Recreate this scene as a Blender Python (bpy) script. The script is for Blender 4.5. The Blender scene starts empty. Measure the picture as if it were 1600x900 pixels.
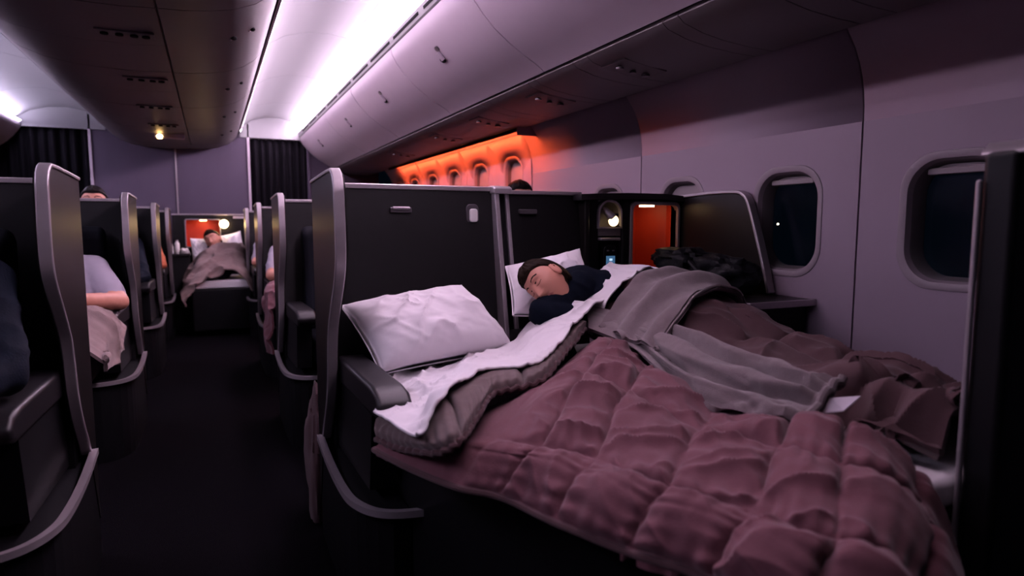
import bpy, bmesh, math, random
import numpy as np
from mathutils import Vector, Matrix
PI = math.pi
S = bpy.context.scene
COL = S.collection
rng = random.Random(4)

# ------------------------------------------------------------------ camera
H = 1.0
TH = math.atan(100 / 1000.0)
PS = math.atan(467.7 / 1000.0)
CF = Vector((math.sin(PS) * math.cos(TH), math.cos(PS) * math.cos(TH), -math.sin(TH)))
CR = Vector((math.cos(PS), -math.sin(PS), 0))
CU = CR.cross(CF)
cam_d = bpy.data.cameras.new('camera')
cam_d.sensor_width = 36
cam_d.lens = 22.5
cam_d.clip_start = 0.02
cam_d.dof.use_dof = True
cam_d.dof.focus_distance = 2.0
cam_d.dof.aperture_fstop = 2.8
cam = bpy.data.objects.new('camera', cam_d)
COL.objects.link(cam)
M = Matrix((CR, CU, -CF)).transposed().to_4x4()
M.translation = (0, 0, H)
cam.matrix_world = M
S.camera = cam

# ------------------------------------------------------------------ world, exposure
w = bpy.data.worlds.new('night'); S.world = w
w.use_nodes = True
bg = w.node_tree.nodes['Background']
bg.inputs[0].default_value = (0.0005, 0.0012, 0.0026, 1)
bg.inputs[1].default_value = 1.0
S.view_settings.view_transform = 'Standard'
S.view_settings.look = 'None'
S.view_settings.gamma = 1
S.view_settings.use_curve_mapping = False
S.view_settings.exposure = 0.25
STRIP_R, STRIP_D, STRIP_C, STRIP_L, STRIP_WALL = 130.0, 22.0, 36.0, 75.0, 110.0     # strengths of the cabin's LED strips

# ------------------------------------------------------------------ materials
def mat(name, col, rough=0.6, metal=0.0, var=0.12, scale=30, bump=0.0, bscale=200, emit=None, es=0, coat=0, sheen=0, detail=3, spec=0.5):
    m = bpy.data.materials.new(name)
    m.use_nodes = True
    nt = m.node_tree; N = nt.nodes; L = nt.links
    b = N['Principled BSDF']
    b.inputs['Roughness'].default_value = rough
    b.inputs['Metallic'].default_value = metal
    b.inputs['Specular IOR Level'].default_value = spec
    if coat: b.inputs['Coat Weight'].default_value = coat
    if sheen:
        b.inputs['Sheen Weight'].default_value = sheen
        b.inputs['Sheen Roughness'].default_value = 0.5
    tc = N.new('ShaderNodeTexCoord')
    nz = N.new('ShaderNodeTexNoise')
    nz.inputs['Scale'].default_value = scale
    nz.inputs['Detail'].default_value = detail
    L.new(tc.outputs['Object'], nz.inputs['Vector'])
    mx = N.new('ShaderNodeMix'); mx.data_type = 'RGBA'
    c = list(col)
    mx.inputs[6].default_value = [x * (1 - var) for x in c] + [1]
    mx.inputs[7].default_value = [min(1, x * (1 + var)) for x in c] + [1]
    L.new(nz.outputs['Fac'], mx.inputs[0])
    L.new(mx.outputs[2], b.inputs['Base Color'])
    if bump:
        n2 = N.new('ShaderNodeTexNoise'); n2.inputs['Scale'].default_value = bscale; n2.inputs['Detail'].default_value = 4
        L.new(tc.outputs['Object'], n2.inputs['Vector'])
        bp = N.new('ShaderNodeBump'); bp.inputs['Strength'].default_value = bump; bp.inputs['Distance'].default_value = 0.004
        L.new(n2.outputs['Fac'], bp.inputs['Height'])
        L.new(bp.outputs['Normal'], b.inputs['Normal'])
    if emit:
        b.inputs['Emission Color'].default_value = (*emit, 1)
        b.inputs['Emission Strength'].default_value = es
    return m

LAV = (1.0, 0.74, 1.0)
MT = dict(
    trim=mat('satin_trim', (.36, .32, .34), .36, .55, .05, 60),
    trim_dark=mat('dark_trim', (.10, .09, .10), .35, .5, .05, 60),
    panel=mat('shell_panel_dark', (.0035, .003, .004), .55, 0, .15, 40, .05, 600, spec=0.2),
    wing=mat('shell_wing_brown', (.0085, .007, .007), .36, .1, .1, 18, spec=0.25),
    black=mat('black_plastic', (.005, .005, .006), .45, 0, .1, 30, spec=0.2),
    base=mat('seat_base_black', (.004, .004, .005), .5, 0, .1, 30, spec=0.15),
    uph=mat('seat_upholstery', (.005, .0055, .009), .8, 0, .2, 60, .15, 500, spec=0.1),
    arm=mat('armrest_leather', (.007, .006, .0075), .45, 0, .12, 60, .1, 500, spec=0.3),
    wall=mat('wall_lining', (.25, .195, .245), .55, 0, .03, 6, .03, 900, spec=0.3),
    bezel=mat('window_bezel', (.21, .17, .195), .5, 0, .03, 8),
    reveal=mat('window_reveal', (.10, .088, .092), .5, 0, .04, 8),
    shade=mat('window_shade', (.21, .175, .185), .6, 0, .04, 8),
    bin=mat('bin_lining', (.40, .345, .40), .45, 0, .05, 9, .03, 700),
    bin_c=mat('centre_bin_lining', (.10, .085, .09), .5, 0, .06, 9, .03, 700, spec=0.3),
    psu=mat('service_panel', (.10, .086, .094), .5, 0, .05, 10),
    gap=mat('dark_gap', (.006, .006, .007), .8, spec=0.05),
    ceil=mat('ceiling_white', (.18, .185, .19), .6, 0, .02, 5),
    bulk=mat('bulkhead_laminate', (.065, .052, .080), .6, 0, .06, 14, .04, 400, spec=0.2),
    curtain=mat('curtain_black', (.006, .0055, .0075), .9, 0, .25, 25, .2, 300, spec=0.05),
    carpet=mat('carpet_dark', (.0035, .003, .0042), .95, 0, .5, 120, .6, 350, spec=0.02),
    sheet=mat('white_linen', (.63, .60, .62), .85, 0, .02, 20, .12, 420, sheen=.1, spec=0.15),
    pillow=mat('pillow_linen', (.80, .76, .79), .85, 0, .02, 20, .10, 420, sheen=.1, spec=0.15),
    duvet=mat('mauve_quilt', (.118, .047, .058), .8, 0, .10, 26, .16, 260, sheen=.15, spec=0.1),
    duvet2=mat('brown_mauve_quilt', (.075, .039, .043), .8, 0, .10, 26, .16, 260, sheen=.15, spec=0.1),
    taupe=mat('taupe_quilt_lining', (.115, .083, .082), .8, 0, .10, 26, .14, 260, sheen=.12, spec=0.1),
    fleece=mat('grey_fleece', (.155, .122, .126), .95, 0, .14, 70, .5, 480, sheen=.3, detail=6, spec=0.05),
    blanket=mat('beige_blanket', (.23, .165, .155), .9, 0, .12, 40, .3, 300, sheen=.2, spec=0.05),
    skin=mat('skin', (.50, .215, .150), .55, 0, .08, 30),
    lips=mat('lips', (.36, .12, .10), .5, 0, .05, 30),
    hair=mat('hair_brown', (.013, .0075, .005), .5, 0, .5, 90, .5, 260, spec=0.04),
    hair_dark=mat('hair_black', (.010, .008, .008), .5, 0, .5, 90, .5, 260, spec=0.04),
    navy=mat('navy_knit', (.0035, .0055, .011), .9, 0, .25, 120, .35, 700, spec=0.05),
    tshirt=mat('white_tshirt', (.30, .27, .32), .9, 0, .04, 40, .1, 300, spec=0.1),
    bluejk=mat('dark_blue_jacket', (.0028, .005, .011), .8, 0, .3, 40, .3, 200, spec=0.1),
    orange=mat('rust_sleeve', (.36, .09, .035), .85, 0, .15, 50),
    denim=mat('dark_trousers', (.005,.006,.011), .9, 0, .2, 60, spec=0.05),
    bag=mat('bag_nylon_black', (.004,.0045,.006), .5, 0, .3, 40, .4, 120, spec=0.15),
    niche=mat('niche_red_laminate', (.46, .032, .010), .5, 0, .06, 20),
    screen_blue=mat('remote_screen', (.02, .05, .09), .2, 0, .02, 10, emit=(.16, .40, .75), es=.25),
    digit=mat('screen_digits', (.6, .7, .8), .4, 0, .02, 10, emit=(.5, .75, 1), es=.9),
    cup=mat('cup_white', (.7, .68, .66), .4),
    tag=mat('fabric_tag', (.66, .60, .66), .8),
    bulb=mat('lamp_warm', (1, .8, .5), .4, emit=(1.0, .70, .36), es=3.2),
    bulb_far=mat('far_lamp_warm', (1, .8, .5), .4, emit=(1.0, .66, .30), es=34),
    bulb_niche=mat('niche_lamp', (1, .8, .5), .4, emit=(1.0, .62, .30), es=15),
    bulb_sign=mat('ceiling_lamp_amber', (1, .8, .5), .4, emit=(1.0, .58, .20), es=26),
    led=mat('led_lavender', (1, 1, 1), .5, emit=(1.03, .745, 1.0), es=STRIP_R),
    led_d=mat('cove_diffuser_lavender', (1, 1, 1), .5, emit=(1.03, .745, 1.0), es=STRIP_D),
    led_c=mat('led_lavender_centre', (1, 1, 1), .5, emit=(1.03, .745, 1.0), es=STRIP_C),
    led_l=mat('led_lavender_far_side', (1, 1, 1), .5, emit=(.92, .76, 1.1), es=STRIP_L),
    led_o=mat('led_orange', (1, .5, .3), .5, emit=(1.0, .115, .030), es=STRIP_WALL),
    bright_dot=mat('emissive_dot', (1, 1, 1), .5, emit=(1.0, .75, .5), es=4),
)
def glass_mat():
    m = bpy.data.materials.new('window_pane'); m.use_nodes = True
    nt = m.node_tree; N = nt.nodes; L = nt.links
    for n in list(N): N.remove(n)
    o = N.new('ShaderNodeOutputMaterial'); mx = N.new('ShaderNodeMixShader')
    t = N.new('ShaderNodeBsdfTransparent'); g = N.new('ShaderNodeBsdfGlossy')
    t.inputs[0].default_value = (.75, .85, .9, 1); g.inputs['Roughness'].default_value = .12
    g.inputs[0].default_value = (.5, .6, .7, 1)
    mx.inputs[0].default_value = .06
    L.new(t.outputs[0], mx.inputs[1]); L.new(g.outputs[0], mx.inputs[2]); L.new(mx.outputs[0], o.inputs[0])
    return m
MT['pane'] = glass_mat()
def wood_var(m, sx, sy, sz):
    nt = m.node_tree
    for n in nt.nodes:
        if n.type == 'TEX_NOISE':
            mp = nt.nodes.new('ShaderNodeMapping'); mp.inputs['Scale'].default_value = (sx, sy, sz)
            src = n.inputs['Vector'].links[0].from_socket
            nt.links.new(src, mp.inputs['Vector']); nt.links.new(mp.outputs[0], n.inputs['Vector'])
wood_var(MT['wing'], 1, 1, .12)
wood_var(MT['bulk'], 1, 1, .2)

# ------------------------------------------------------------------ mesh helpers
class MB:
    def __init__(s): s.v = []; s.f = []
    def add(s, vs, fs):
        o = len(s.v); s.v += [tuple(map(float, p)) for p in vs]; s.f += [tuple(i + o for i in f) for f in fs]; return s
    def box(s, x0, x1, y0, y1, z0, z1):
        return s.add([(x0,y0,z0),(x1,y0,z0),(x1,y1,z0),(x0,y1,z0),(x0,y0,z1),(x1,y0,z1),(x1,y1,z1),(x0,y1,z1)],
                     [(0,3,2,1),(4,5,6,7),(0,1,5,4),(1,2,6,5),(2,3,7,6),(3,0,4,7)])
    def prism(s, pts, axis, a, b):
        """polygon pts extruded along axis from a to b; axis 'x': pts=(y,z); 'y': pts=(x,z); 'z': pts=(x,y)"""
        n = len(pts)
        mk = {'x': lambda p, t: (t, p[0], p[1]), 'y': lambda p, t: (p[0], t, p[1]), 'z': lambda p, t: (p[0], p[1], t)}[axis]
        vs = [mk(p, a) for p in pts] + [mk(p, b) for p in pts]
        fs = [tuple(range(n)), tuple(range(2 * n - 1, n - 1, -1))]
        fs += [(i, i + n, (i + 1) % n + n, (i + 1) % n) for i in range(n)]
        return s.add(vs, fs)
    def tube(s, path, r, n=8, cap=True):
        P = [Vector(p) for p in path]; R = r if isinstance(r, (list, tuple)) else [r] * len(P)
        vs = []; prev = None
        for i, p in enumerate(P):
            d = (P[min(i + 1, len(P) - 1)] - P[max(i - 1, 0)]).normalized()
            if prev is None:
                u = d.orthogonal().normalized()
            else:
                u = (prev - d * prev.dot(d)).normalized()
            prev = u; q = d.cross(u)
            for k in range(n):
                a = 2 * PI * k / n
                vs.append(p + (u * math.cos(a) + q * math.sin(a)) * R[i])
        fs = []
        for i in range(len(P) - 1):
            for k in range(n):
                fs.append((i * n + k, i * n + (k + 1) % n, (i + 1) * n + (k + 1) % n, (i + 1) * n + k))
        if cap:
            fs.append(tuple(range(n - 1, -1, -1))); fs.append(tuple((len(P) - 1) * n + k for k in range(n)))
        return s.add(vs, fs)
    def band(s, path, axis, a, b, t):
        """flat band following a 2D path (closed cross-section a..b along axis, thickness t to the left of the path)"""
        P = [Vector((p[0], p[1])) for p in path]; n = len(P); Q = []
        for i in range(n):
            d = (P[min(i + 1, n - 1)] - P[max(i - 1, 0)]).normalized()
            Q.append(P[i] + Vector((-d.y, d.x)) * t)
        mk = {'x': lambda p, u: (u, p[0], p[1]), 'y': lambda p, u: (p[0], u, p[1]), 'z': lambda p, u: (p[0], p[1], u)}[axis]
        vs = []
        for i in range(n): vs += [mk(P[i], a), mk(P[i], b), mk(Q[i], b), mk(Q[i], a)]
        fs = [(0, 1, 2, 3), tuple((n - 1) * 4 + k for k in (3, 2, 1, 0))]
        for i in range(n - 1):
            for k in range(4): fs.append((i * 4 + k, (i + 1) * 4 + k, (i + 1) * 4 + (k + 1) % 4, i * 4 + (k + 1) % 4))
        return s.add(vs, fs)
    def lathe(s, prof, c, n=16):
        vs = []; m = len(prof)
        for r, z in prof:
            for k in range(n):
                a = 2 * PI * k / n; vs.append((c[0] + r * math.cos(a), c[1] + r * math.sin(a), c[2] + z))
        fs = [(i * n + k, i * n + (k + 1) % n, (i + 1) * n + (k + 1) % n, (i + 1) * n + k) for i in range(m - 1) for k in range(n)]
        fs += [tuple(range(n - 1, -1, -1)), tuple((m - 1) * n + k for k in range(n))]
        return s.add(vs, fs)
    def ball(s, c, r, nu=14, nv=9):
        rx, ry, rz = r if isinstance(r, (list, tuple)) else (r, r, r)
        vs = [(c[0], c[1], c[2] - rz)]
        for j in range(1, nv):
            t = -PI / 2 + PI * j / nv
            for i in range(nu):
                a = 2 * PI * i / nu
                vs.append((c[0] + rx * math.cos(t) * math.cos(a), c[1] + ry * math.cos(t) * math.sin(a), c[2] + rz * math.sin(t)))
        vs.append((c[0], c[1], c[2] + rz)); fs = []
        for i in range(nu):
            fs.append((0, 1 + (i + 1) % nu, 1 + i))
            fs.append((len(vs) - 1, 1 + (nv - 2) * nu + i, 1 + (nv - 2) * nu + (i + 1) % nu))
        for j in range(nv - 2):
            for i in range(nu):
                a = 1 + j * nu + i; b = 1 + j * nu + (i + 1) % nu
                fs.append((a, b, b + nu, a + nu))
        return s.add(vs, fs)
    def build(s, name, m, parent=None, bevel=0, seg=2, smooth=False):
        me = bpy.data.meshes.new(name); me.from_pydata(s.v, [], s.f); me.update()
        bm = bmesh.new(); bm.from_mesh(me); bmesh.ops.recalc_face_normals(bm, faces=bm.faces); bm.to_mesh(me); bm.free()
        o = bpy.data.objects.new(name, me); COL.objects.link(o)
        me.materials.append(MT[m] if isinstance(m, str) else m)
        if smooth or bevel:
            for p in me.polygons: p.use_smooth = True
        if bevel:
            md = o.modifiers.new('bevel', 'BEVEL'); md.width = bevel; md.segments = seg; md.limit_method = 'ANGLE'
            md.angle_limit = math.radians(40); md.harden_normals = True
        elif smooth:
            try: me.set_sharp_from_angle(angle=math.radians(42))
            except Exception: pass
        if parent is not None: o.parent = parent
        return o

def tag(o, label=None, cat=None, group=None, kind=None):
    if label: o['label'] = label
    if cat: o['category'] = cat
    if group: o['group'] = group
    if kind: o['kind'] = kind
    return o
def thing(name, label=None, cat=None, group=None, kind=None):
    o = bpy.data.objects.new(name, None); COL.objects.link(o); o.empty_display_size = .1
    return tag(o, label, cat, group, kind)

# noise in numpy
def vnoise(x, y, seed=0):
    x = np.asarray(x, float); y = np.asarray(y, float)
    xi = np.floor(x).astype(np.int64); yi = np.floor(y).astype(np.int64); xf = x - xi; yf = y - yi
    def h(a, b):
        n = (a * 374761393 + b * 668265263 + seed * 982451653) & 0x7fffffff
        n = ((n ^ (n >> 13)) * 1274126177) & 0x7fffffff
        return ((n ^ (n >> 16)) & 0xffff) / 65535.0
    u = xf * xf * (3 - 2 * xf); v = yf * yf * (3 - 2 * yf)
    return (h(xi, yi) * (1 - u) + h(xi + 1, yi) * u) * (1 - v) + (h(xi, yi + 1) * (1 - u) + h(xi + 1, yi + 1) * u) * v
def fbm(x, y, seed=0, o=4):
    t = 0; a = .5; 
    for k in range(o): t = t + a * (vnoise(x * 2 ** k, y * 2 ** k, seed + k) - .5); a *= .5
    return t
def ridge(x, y, seed=0):
    return 1 - np.abs(2 * vnoise(x, y, seed) - 1)

def catmull(G, s):
    """G: (n, ..., 3) control points, s: params in [0, n-1]"""
    n = len(G); i = np.clip(np.floor(s).astype(int), 0, n - 2); f = (s - i)
    f = f.reshape(f.shape + (1,) * (G.ndim - 1))
    p1 = G[i]; p2 = G[i + 1]
    p0 = np.where((i > 0).reshape(f.shape), G[np.maximum(i - 1, 0)], 2 * p1 - p2)
    p3 = np.where((i < n - 2).reshape(f.shape), G[np.minimum(i + 2, n - 1)], 2 * p2 - p1)
    return .5 * (2 * p1 + (p2 - p0) * f + (2 * p0 - 5 * p1 + 4 * p2 - p3) * f ** 2 + (3 * p1 - p0 - 3 * p2 + p3) * f ** 3)
def gnormals(P):
    du = np.gradient(P, axis=0); dv = np.gradient(P, axis=1)
    n = np.cross(du, dv); n /= np.maximum(np.linalg.norm(n, axis=2, keepdims=True), 1e-9)
    return n
def grid_obj(name, P, m, parent=None, thick=.012, flip=None):
    nu, nv = P.shape[:2]
    n = gnormals(P)
    if flip is None: flip = n[..., 2].mean() < 0
    if flip: n = -n
    B = P - n * thick
    V = np.concatenate([P.reshape(-1, 3), B.reshape(-1, 3)]); o = nu * nv; F = []
    idx = lambda i, j: i * nv + j
    for i in range(nu - 1):
        for j in range(nv - 1):
            q = (idx(i, j), idx(i + 1, j), idx(i + 1, j + 1), idx(i, j + 1))
            F.append(q); F.append(tuple(k + o for k in q[::-1]))
    rim = [idx(0, j) for j in range(nv)] + [idx(i, nv - 1) for i in range(1, nu)] + [idx(nu - 1, j) for j in range(nv - 2, -1, -1)] + [idx(i, 0) for i in range(nu - 2, 0, -1)]
    for k in range(len(rim)):
        a, b = rim[k], rim[(k + 1) % len(rim)]; F.append((a, b, b + o, a + o))
    mb = MB(); mb.v = V.tolist(); mb.f = F
    return mb.build(name, m, parent, smooth=True)
def patch(name, grid, nu, nv, m, parent=None, disp=None, thick=.012):
    G = np.array(grid, float)
    s = np.linspace(0, len(G) - 1, nu); t = np.linspace(0, G.shape[1] - 1, nv)
    A = catmull(G, s)                         # nu, cols, 3
    P = catmull(A.transpose(1, 0, 2), t).transpose(1, 0, 2)
    n = gnormals(P)
    if n[..., 2].mean() < 0: n = -n
    Sg, Tg = np.meshgrid(s, t, indexing='ij')
    if disp is not None: P = P + n * disp(Sg, Tg, P)[..., None]
    return grid_obj(name, P, m, parent, thick), P
def seam(d, w): return 1 - np.exp(-(d / w) ** 1.3)
def dist_int(x): return np.abs(x - np.round(x))

# ------------------------------------------------------------------ setting: floor, right wall with windows
YB = 7.2          # bulkhead
mb = MB().box(-2.3, 1.75, -1.2, YB + 1.2, -.03, 0)
tag(mb.build('floor', 'carpet'), 'dark carpet of the cabin aisle', kind='structure')

WPROF = [(0, 1.69), (.15, 1.715), (.3, 1.73), (.72, 1.73), (1.296, 1.73), (1.34, 1.7285), (1.38, 1.7235), (1.42, 1.714), (1.46, 1.699), (1.5, 1.677), (1.56, 1.63)]
def wx(z): return float(np.interp(z, [p[0] for p in WPROF], [p[1] for p in WPROF]))
def rrect(hw, hh, r, n=10):
    """rounded rectangle outline, (y, z) offsets, starting on the +y side, n points per corner"""
    out = []
    for cx, cz, a0 in ((hw - r, hh - r, 0), (-hw + r, hh - r, 90), (-hw + r, -hh + r, 180), (hw - r, -hh + r, 270)):
        for k in range(n):
            a = math.radians(a0 + 90 * k / (n - 1)); out.append((cx + r * math.cos(a), cz + r * math.sin(a)))
    return out
WY = [1.02 + .53 * k - .53 for k in range(13)]      # window centres
WZ = 1.008
wall_r = thing('wall_right', kind='structure')
wall_r['label'] = 'curved pale window wall of the cabin'
def wall_panel(y0, y1, wins, WZ=WZ):
    """lining panel with real window openings"""
    m = MB(); zlo, zhi = WZ - .288, WZ + .288
    zs = [z for z in (.0, .15, .3, .5) if z < zlo - .01] + [zlo]; zt = [zhi] + [z for z in (1.34, 1.38, 1.42, 1.46, 1.5) if z > zhi + .01] + [1.56]
    for zl in (zs, zt):
        for a, b in zip(zl[:-1], zl[1:]):
            m.add([(wx(a), y0, a), (wx(a), y1, a), (wx(b), y1, b), (wx(b), y0, b)], [(0, 1, 2, 3)])
    n = len(wins); cuts = [y0] + [(wins[i] + wins[i + 1]) / 2 for i in range(n - 1)] + [y1]
    for i, c in enumerate(wins):
        ring = rrect(.142, .182, .10)
        a, b = cuts[i], cuts[i + 1]
        outer = []
        for (dy, dz) in ring:
            # project ring point radially to the cell border
            k = 1e9
            if dy > 1e-6: k = min(k, (b - c) / dy)
            if dy < -1e-6: k = min(k, (a - c) / dy)
            if dz > 1e-6: k = min(k, (zhi - WZ) / dz)
            if dz < -1e-6: k = min(k, (zlo - WZ) / dz)
            outer.append((c + dy * k, WZ + dz * k))
        # add the corners of the cell
        L = len(ring); vs = []; fs = []
        for (dy, dz), (oy, oz) in zip(ring, outer):
            my, mz = (c + dy + oy) / 2, (WZ + dz + oz) / 2
            vs += [(wx(WZ + dz), c + dy, WZ + dz), (wx(mz), my, mz), (wx(oz), oy, oz)]
        for k in range(L):
            k2 = (k + 1) % L
            fs += [(k * 3, k * 3 + 1, k2 * 3 + 1, k2 * 3), (k * 3 + 1, k * 3 + 2, k2 * 3 + 2, k2 * 3 + 1)]
        o = len(vs)
        for k in range(L):       # fill cell corners
            k2 = (k + 1) % L; p, q = outer[k], outer[k2]
            if abs(p[0] - q[0]) > 1e-4 and abs(p[1] - q[1]) > 1e-4:
                cy = b if max(p[0], q[0]) > c + .05 and (abs(p[0] - b) < 1e-4 or abs(q[0] - b) < 1e-4) else a
                cz = zhi if max(p[1], q[1]) > WZ else zlo
                vs.append((wx(cz), cy, cz)); fs.append((k * 3 + 2, len(vs) - 1, k2 * 3 + 2))
        m.add(vs, fs)
    o = m.build('wall_panel', 'wall', wall_r)
    bm = bmesh.new(); bm.from_mesh(o.data); bmesh.ops.remove_doubles(bm, verts=bm.verts, dist=1e-4)
    bmesh.ops.recalc_face_normals(bm, faces=bm.faces); bm.to_mesh(o.data); bm.free()
    for p in o.data.polygons: p.use_smooth = p.center[2] > 1.297 or p.center[2] < .5
    md = o.modifiers.new('s', 'SOLIDIFY'); md.thickness = .01; md.offset = 0
    return o
# panel joints every two windows
joints = [WY[0] - .265 + 1.06 * k for k in range(7)]
for k in range(6):
    a, b = joints[k] + .003, joints[k + 1] - .003
    wall_panel(a, b, [c for c in WY if a < c < b], WZ if k < 3 else 1.235)
mb = MB()
for j in joints:        # dark recess behind each panel joint
    pts = [(p[1] + .012, p[0]) for p in WPROF] + [(p[1] + .03, p[0]) for p in WPROF[::-1]]
    mb.prism(pts, 'y', j - .012, j + .012)
mb.build('joint_backing', 'gap', wall_r)
def window(i, y, WZ=WZ):
    root = thing('window_%d' % (i + 1), kind='structure')
    m = MB(); vs = []; fs = []
    # bezel: proud outer ring, then reveal going outwards to the pane
    rings = [(.142, .182, .10, -.001), (.141, .181, .10, -.007), (.136, .176, .098, -.009), (.122, .162, .088, -.004), (.116, .156, .084, .012)]
    def ringmesh(rings, name, mt):
        mm = MB(); vs = []; fs = []
        L = 0
        for hw, hh, r, dx in rings:
            rr = rrect(hw, hh, r); L = len(rr)
            vs += [(wx(WZ + dz) + dx, y + dy, WZ + dz) for dy, dz in rr]
        for q in range(len(rings) - 1):
            for k in range(L): fs.append((q * L + k, q * L + (k + 1) % L, (q + 1) * L + (k + 1) % L, (q + 1) * L + k))
        mm.add(vs, fs); return mm.build(name, mt, root, smooth=True)
    ringmesh(rings, 'bezel', 'bezel')
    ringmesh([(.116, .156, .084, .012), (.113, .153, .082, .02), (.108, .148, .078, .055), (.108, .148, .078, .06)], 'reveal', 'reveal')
    rr = rrect(.110, .150, .08)
    MB().add([(wx(WZ + b) + .055, y + a, WZ + b) for a, b in rr], [tuple(range(len(rr)))]).build('pane', 'pane', root)
    closed = i not in (0, 1, 2)
    zb = WZ - .149 if closed else WZ + .128
    rr = [(a, max(b, zb - WZ)) for a, b in rrect(.1085, .1485, .079)]
    n = len(rr)
    sh = MB().add([(wx(WZ + b) + .030, y + a, WZ + b) for a, b in rr] + [(wx(WZ + b) + .042, y + a, WZ + b) for a, b in rr],
                  [tuple(range(n)), tuple(range(2 * n - 1, n - 1, -1))] + [(k, (k + 1) % n, (k + 1) % n + n, k + n) for k in range(n)]).build('shade', 'shade', root)
    if i == 2: MB().ball((1.95, y + .235, 1.0), .0045, 10, 7).build('dot_beyond_pane', 'bright_dot', root)  # tiny emissive ball past the pane, shows as a bright dot
    if not closed:
        MB().box(1.748, 1.775, y - .085, y + .085, zb - .006, zb + .012).build('shade_handle', 'shade', root, bevel=.004)
    else:
        MB().box(1.752, 1.762, y - .05, y + .05, zb + .012, zb + .022).build('shade_handle', 'shade', root, bevel=.003)
for i, y in enumerate(WY[:12]): window(i, y, WZ if i < 6 else 1.235)

# left wall, plain lining
mb = MB()
pts = [(-2.3 - p[1] + 1.73, p[0]) for p in WPROF]
mb.prism(pts + [(p[0] - .03, p[1]) for p in pts[::-1]], 'y', -.6, YB)
tag(mb.build('wall_left', 'wall', smooth=True), 'pale window wall on the far side', kind='structure')

# ------------------------------------------------------------------ overhead bins, window side
BIN = [(.885, 1.905), (.892, 1.875), (.915, 1.835), (.955, 1.785), (1.005, 1.735), (1.065, 1.69), (1.13, 1.65), (1.185, 1.62), (1.215, 1.597)]
BS = [2.30 + 1.08 * k for k in range(-2, 5)]
BS[-1] = YB - .01
NM = ['nearest the camera', 'above the sleeping woman', 'third along the window side', 'fourth along the window side', 'fifth along the window side', 'last before the bulkhead on the window side']
for k in range(6):
    a, b = BS[k] + .004, BS[k + 1] - .004
    root = thing('overhead_bin', 'lavender-grey overhead bin over the window seats, ' + NM[k], 'overhead bin', 'overhead bins of the window side')
    inner = [(p[0] + .02, p[1] + .02) for p in BIN]
    body = [(.93, 1.90), (1.0, 1.80), (1.2, 1.65), (1.235, 1.60), (1.6, 1.57), (1.6, 1.9)]
    MB().prism(body, 'y', a, b).build('body', 'gap', root)
    d = MB().prism(BIN + inner[::-1], 'y', a, b).build('door', 'bin', root, smooth=True)
    c = (a + b) / 2
    for j, (t, r) in enumerate(((.955, .013), (.992, .016))):     # latch: two dark finger cups on a plate
        z = 1.785 if j == 0 else 1.748
        pz = z
        la = MB()
        n = Vector((-.70, 0, -.71)).normalized()
        base = Vector((t, c - .004 + .03 * j, pz))
        u = Vector((0, 1, 0)); v = n.cross(u)
        ring = [base + (u * math.cos(q) * r * 1.5 + v * math.sin(q) * r) for q in [2 * PI * e / 14 for e in range(14)]]
        la.add([p + n * .004 for p in ring] + [p - n * .012 for p in ring], [tuple(range(14)), tuple(range(27, 13, -1))] + [(e, (e + 1) % 14, (e + 1) % 14 + 14, e + 14) for e in range(14)])
        la.build('latch', 'trim_dark' if j == 0 else 'gap', root)
    MB().add([(.962, c - .01, 1.772), (.99, c - .01, 1.744), (.99, c + .02, 1.744), (.962, c + .02, 1.772), (.956, c - .01, 1.766), (.984, c - .01, 1.738), (.984, c + .02, 1.738), (.956, c + .02, 1.766)],
             [(0, 1, 2, 3), (4, 5, 6, 7), (0, 1, 5, 4), (1, 2, 6, 5), (2, 3, 7, 6), (3, 0, 4, 7)]).build('latch_plate', 'bin', root)

# slotted light rail along the bin tops, LED strip behind it
rail = thing('trim_1', kind='structure')
MB().prism([(.868, 1.955), (.878, 1.912), (.885, 1.908), (.905, 1.912), (.905, 1.918), (.886, 1.918), (.876, 1.957)], 'y', .15, YB).build('cove_rail', 'ceil', rail)
yy = .3
while yy < YB - .4:
    MB().add([(.8695, yy, 1.9385), (.8695, yy + .43, 1.9385), (.8725, yy + .43, 1.9260), (.8725, yy, 1.9260), (.8745, yy, 1.9395), (.8745, yy + .43, 1.9395), (.8775, yy + .43, 1.927), (.8775, yy, 1.927)],
             [(0, 1, 2, 3), (4, 5, 6, 7), (0, 1, 5, 4), (1, 2, 6, 5), (2, 3, 7, 6), (3, 0, 4, 7)]).build('rail_slot', 'gap', rail)
    yy += .51
MB().add([(.895, .2, 1.925), (.925, .2, 1.935), (.925, YB - .05, 1.935), (.895, YB - .05, 1.925), (.897, .2, 1.921), (.927, .2, 1.931), (.927, YB - .05, 1.931), (.897, YB - .05, 1.921)],
         [(0, 1, 2, 3), (7, 6, 5, 4), (0, 1, 5, 4), (1, 2, 6, 5), (2, 3, 7, 6), (3, 0, 4, 7)]).build('led_strip', 'led', rail)

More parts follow.
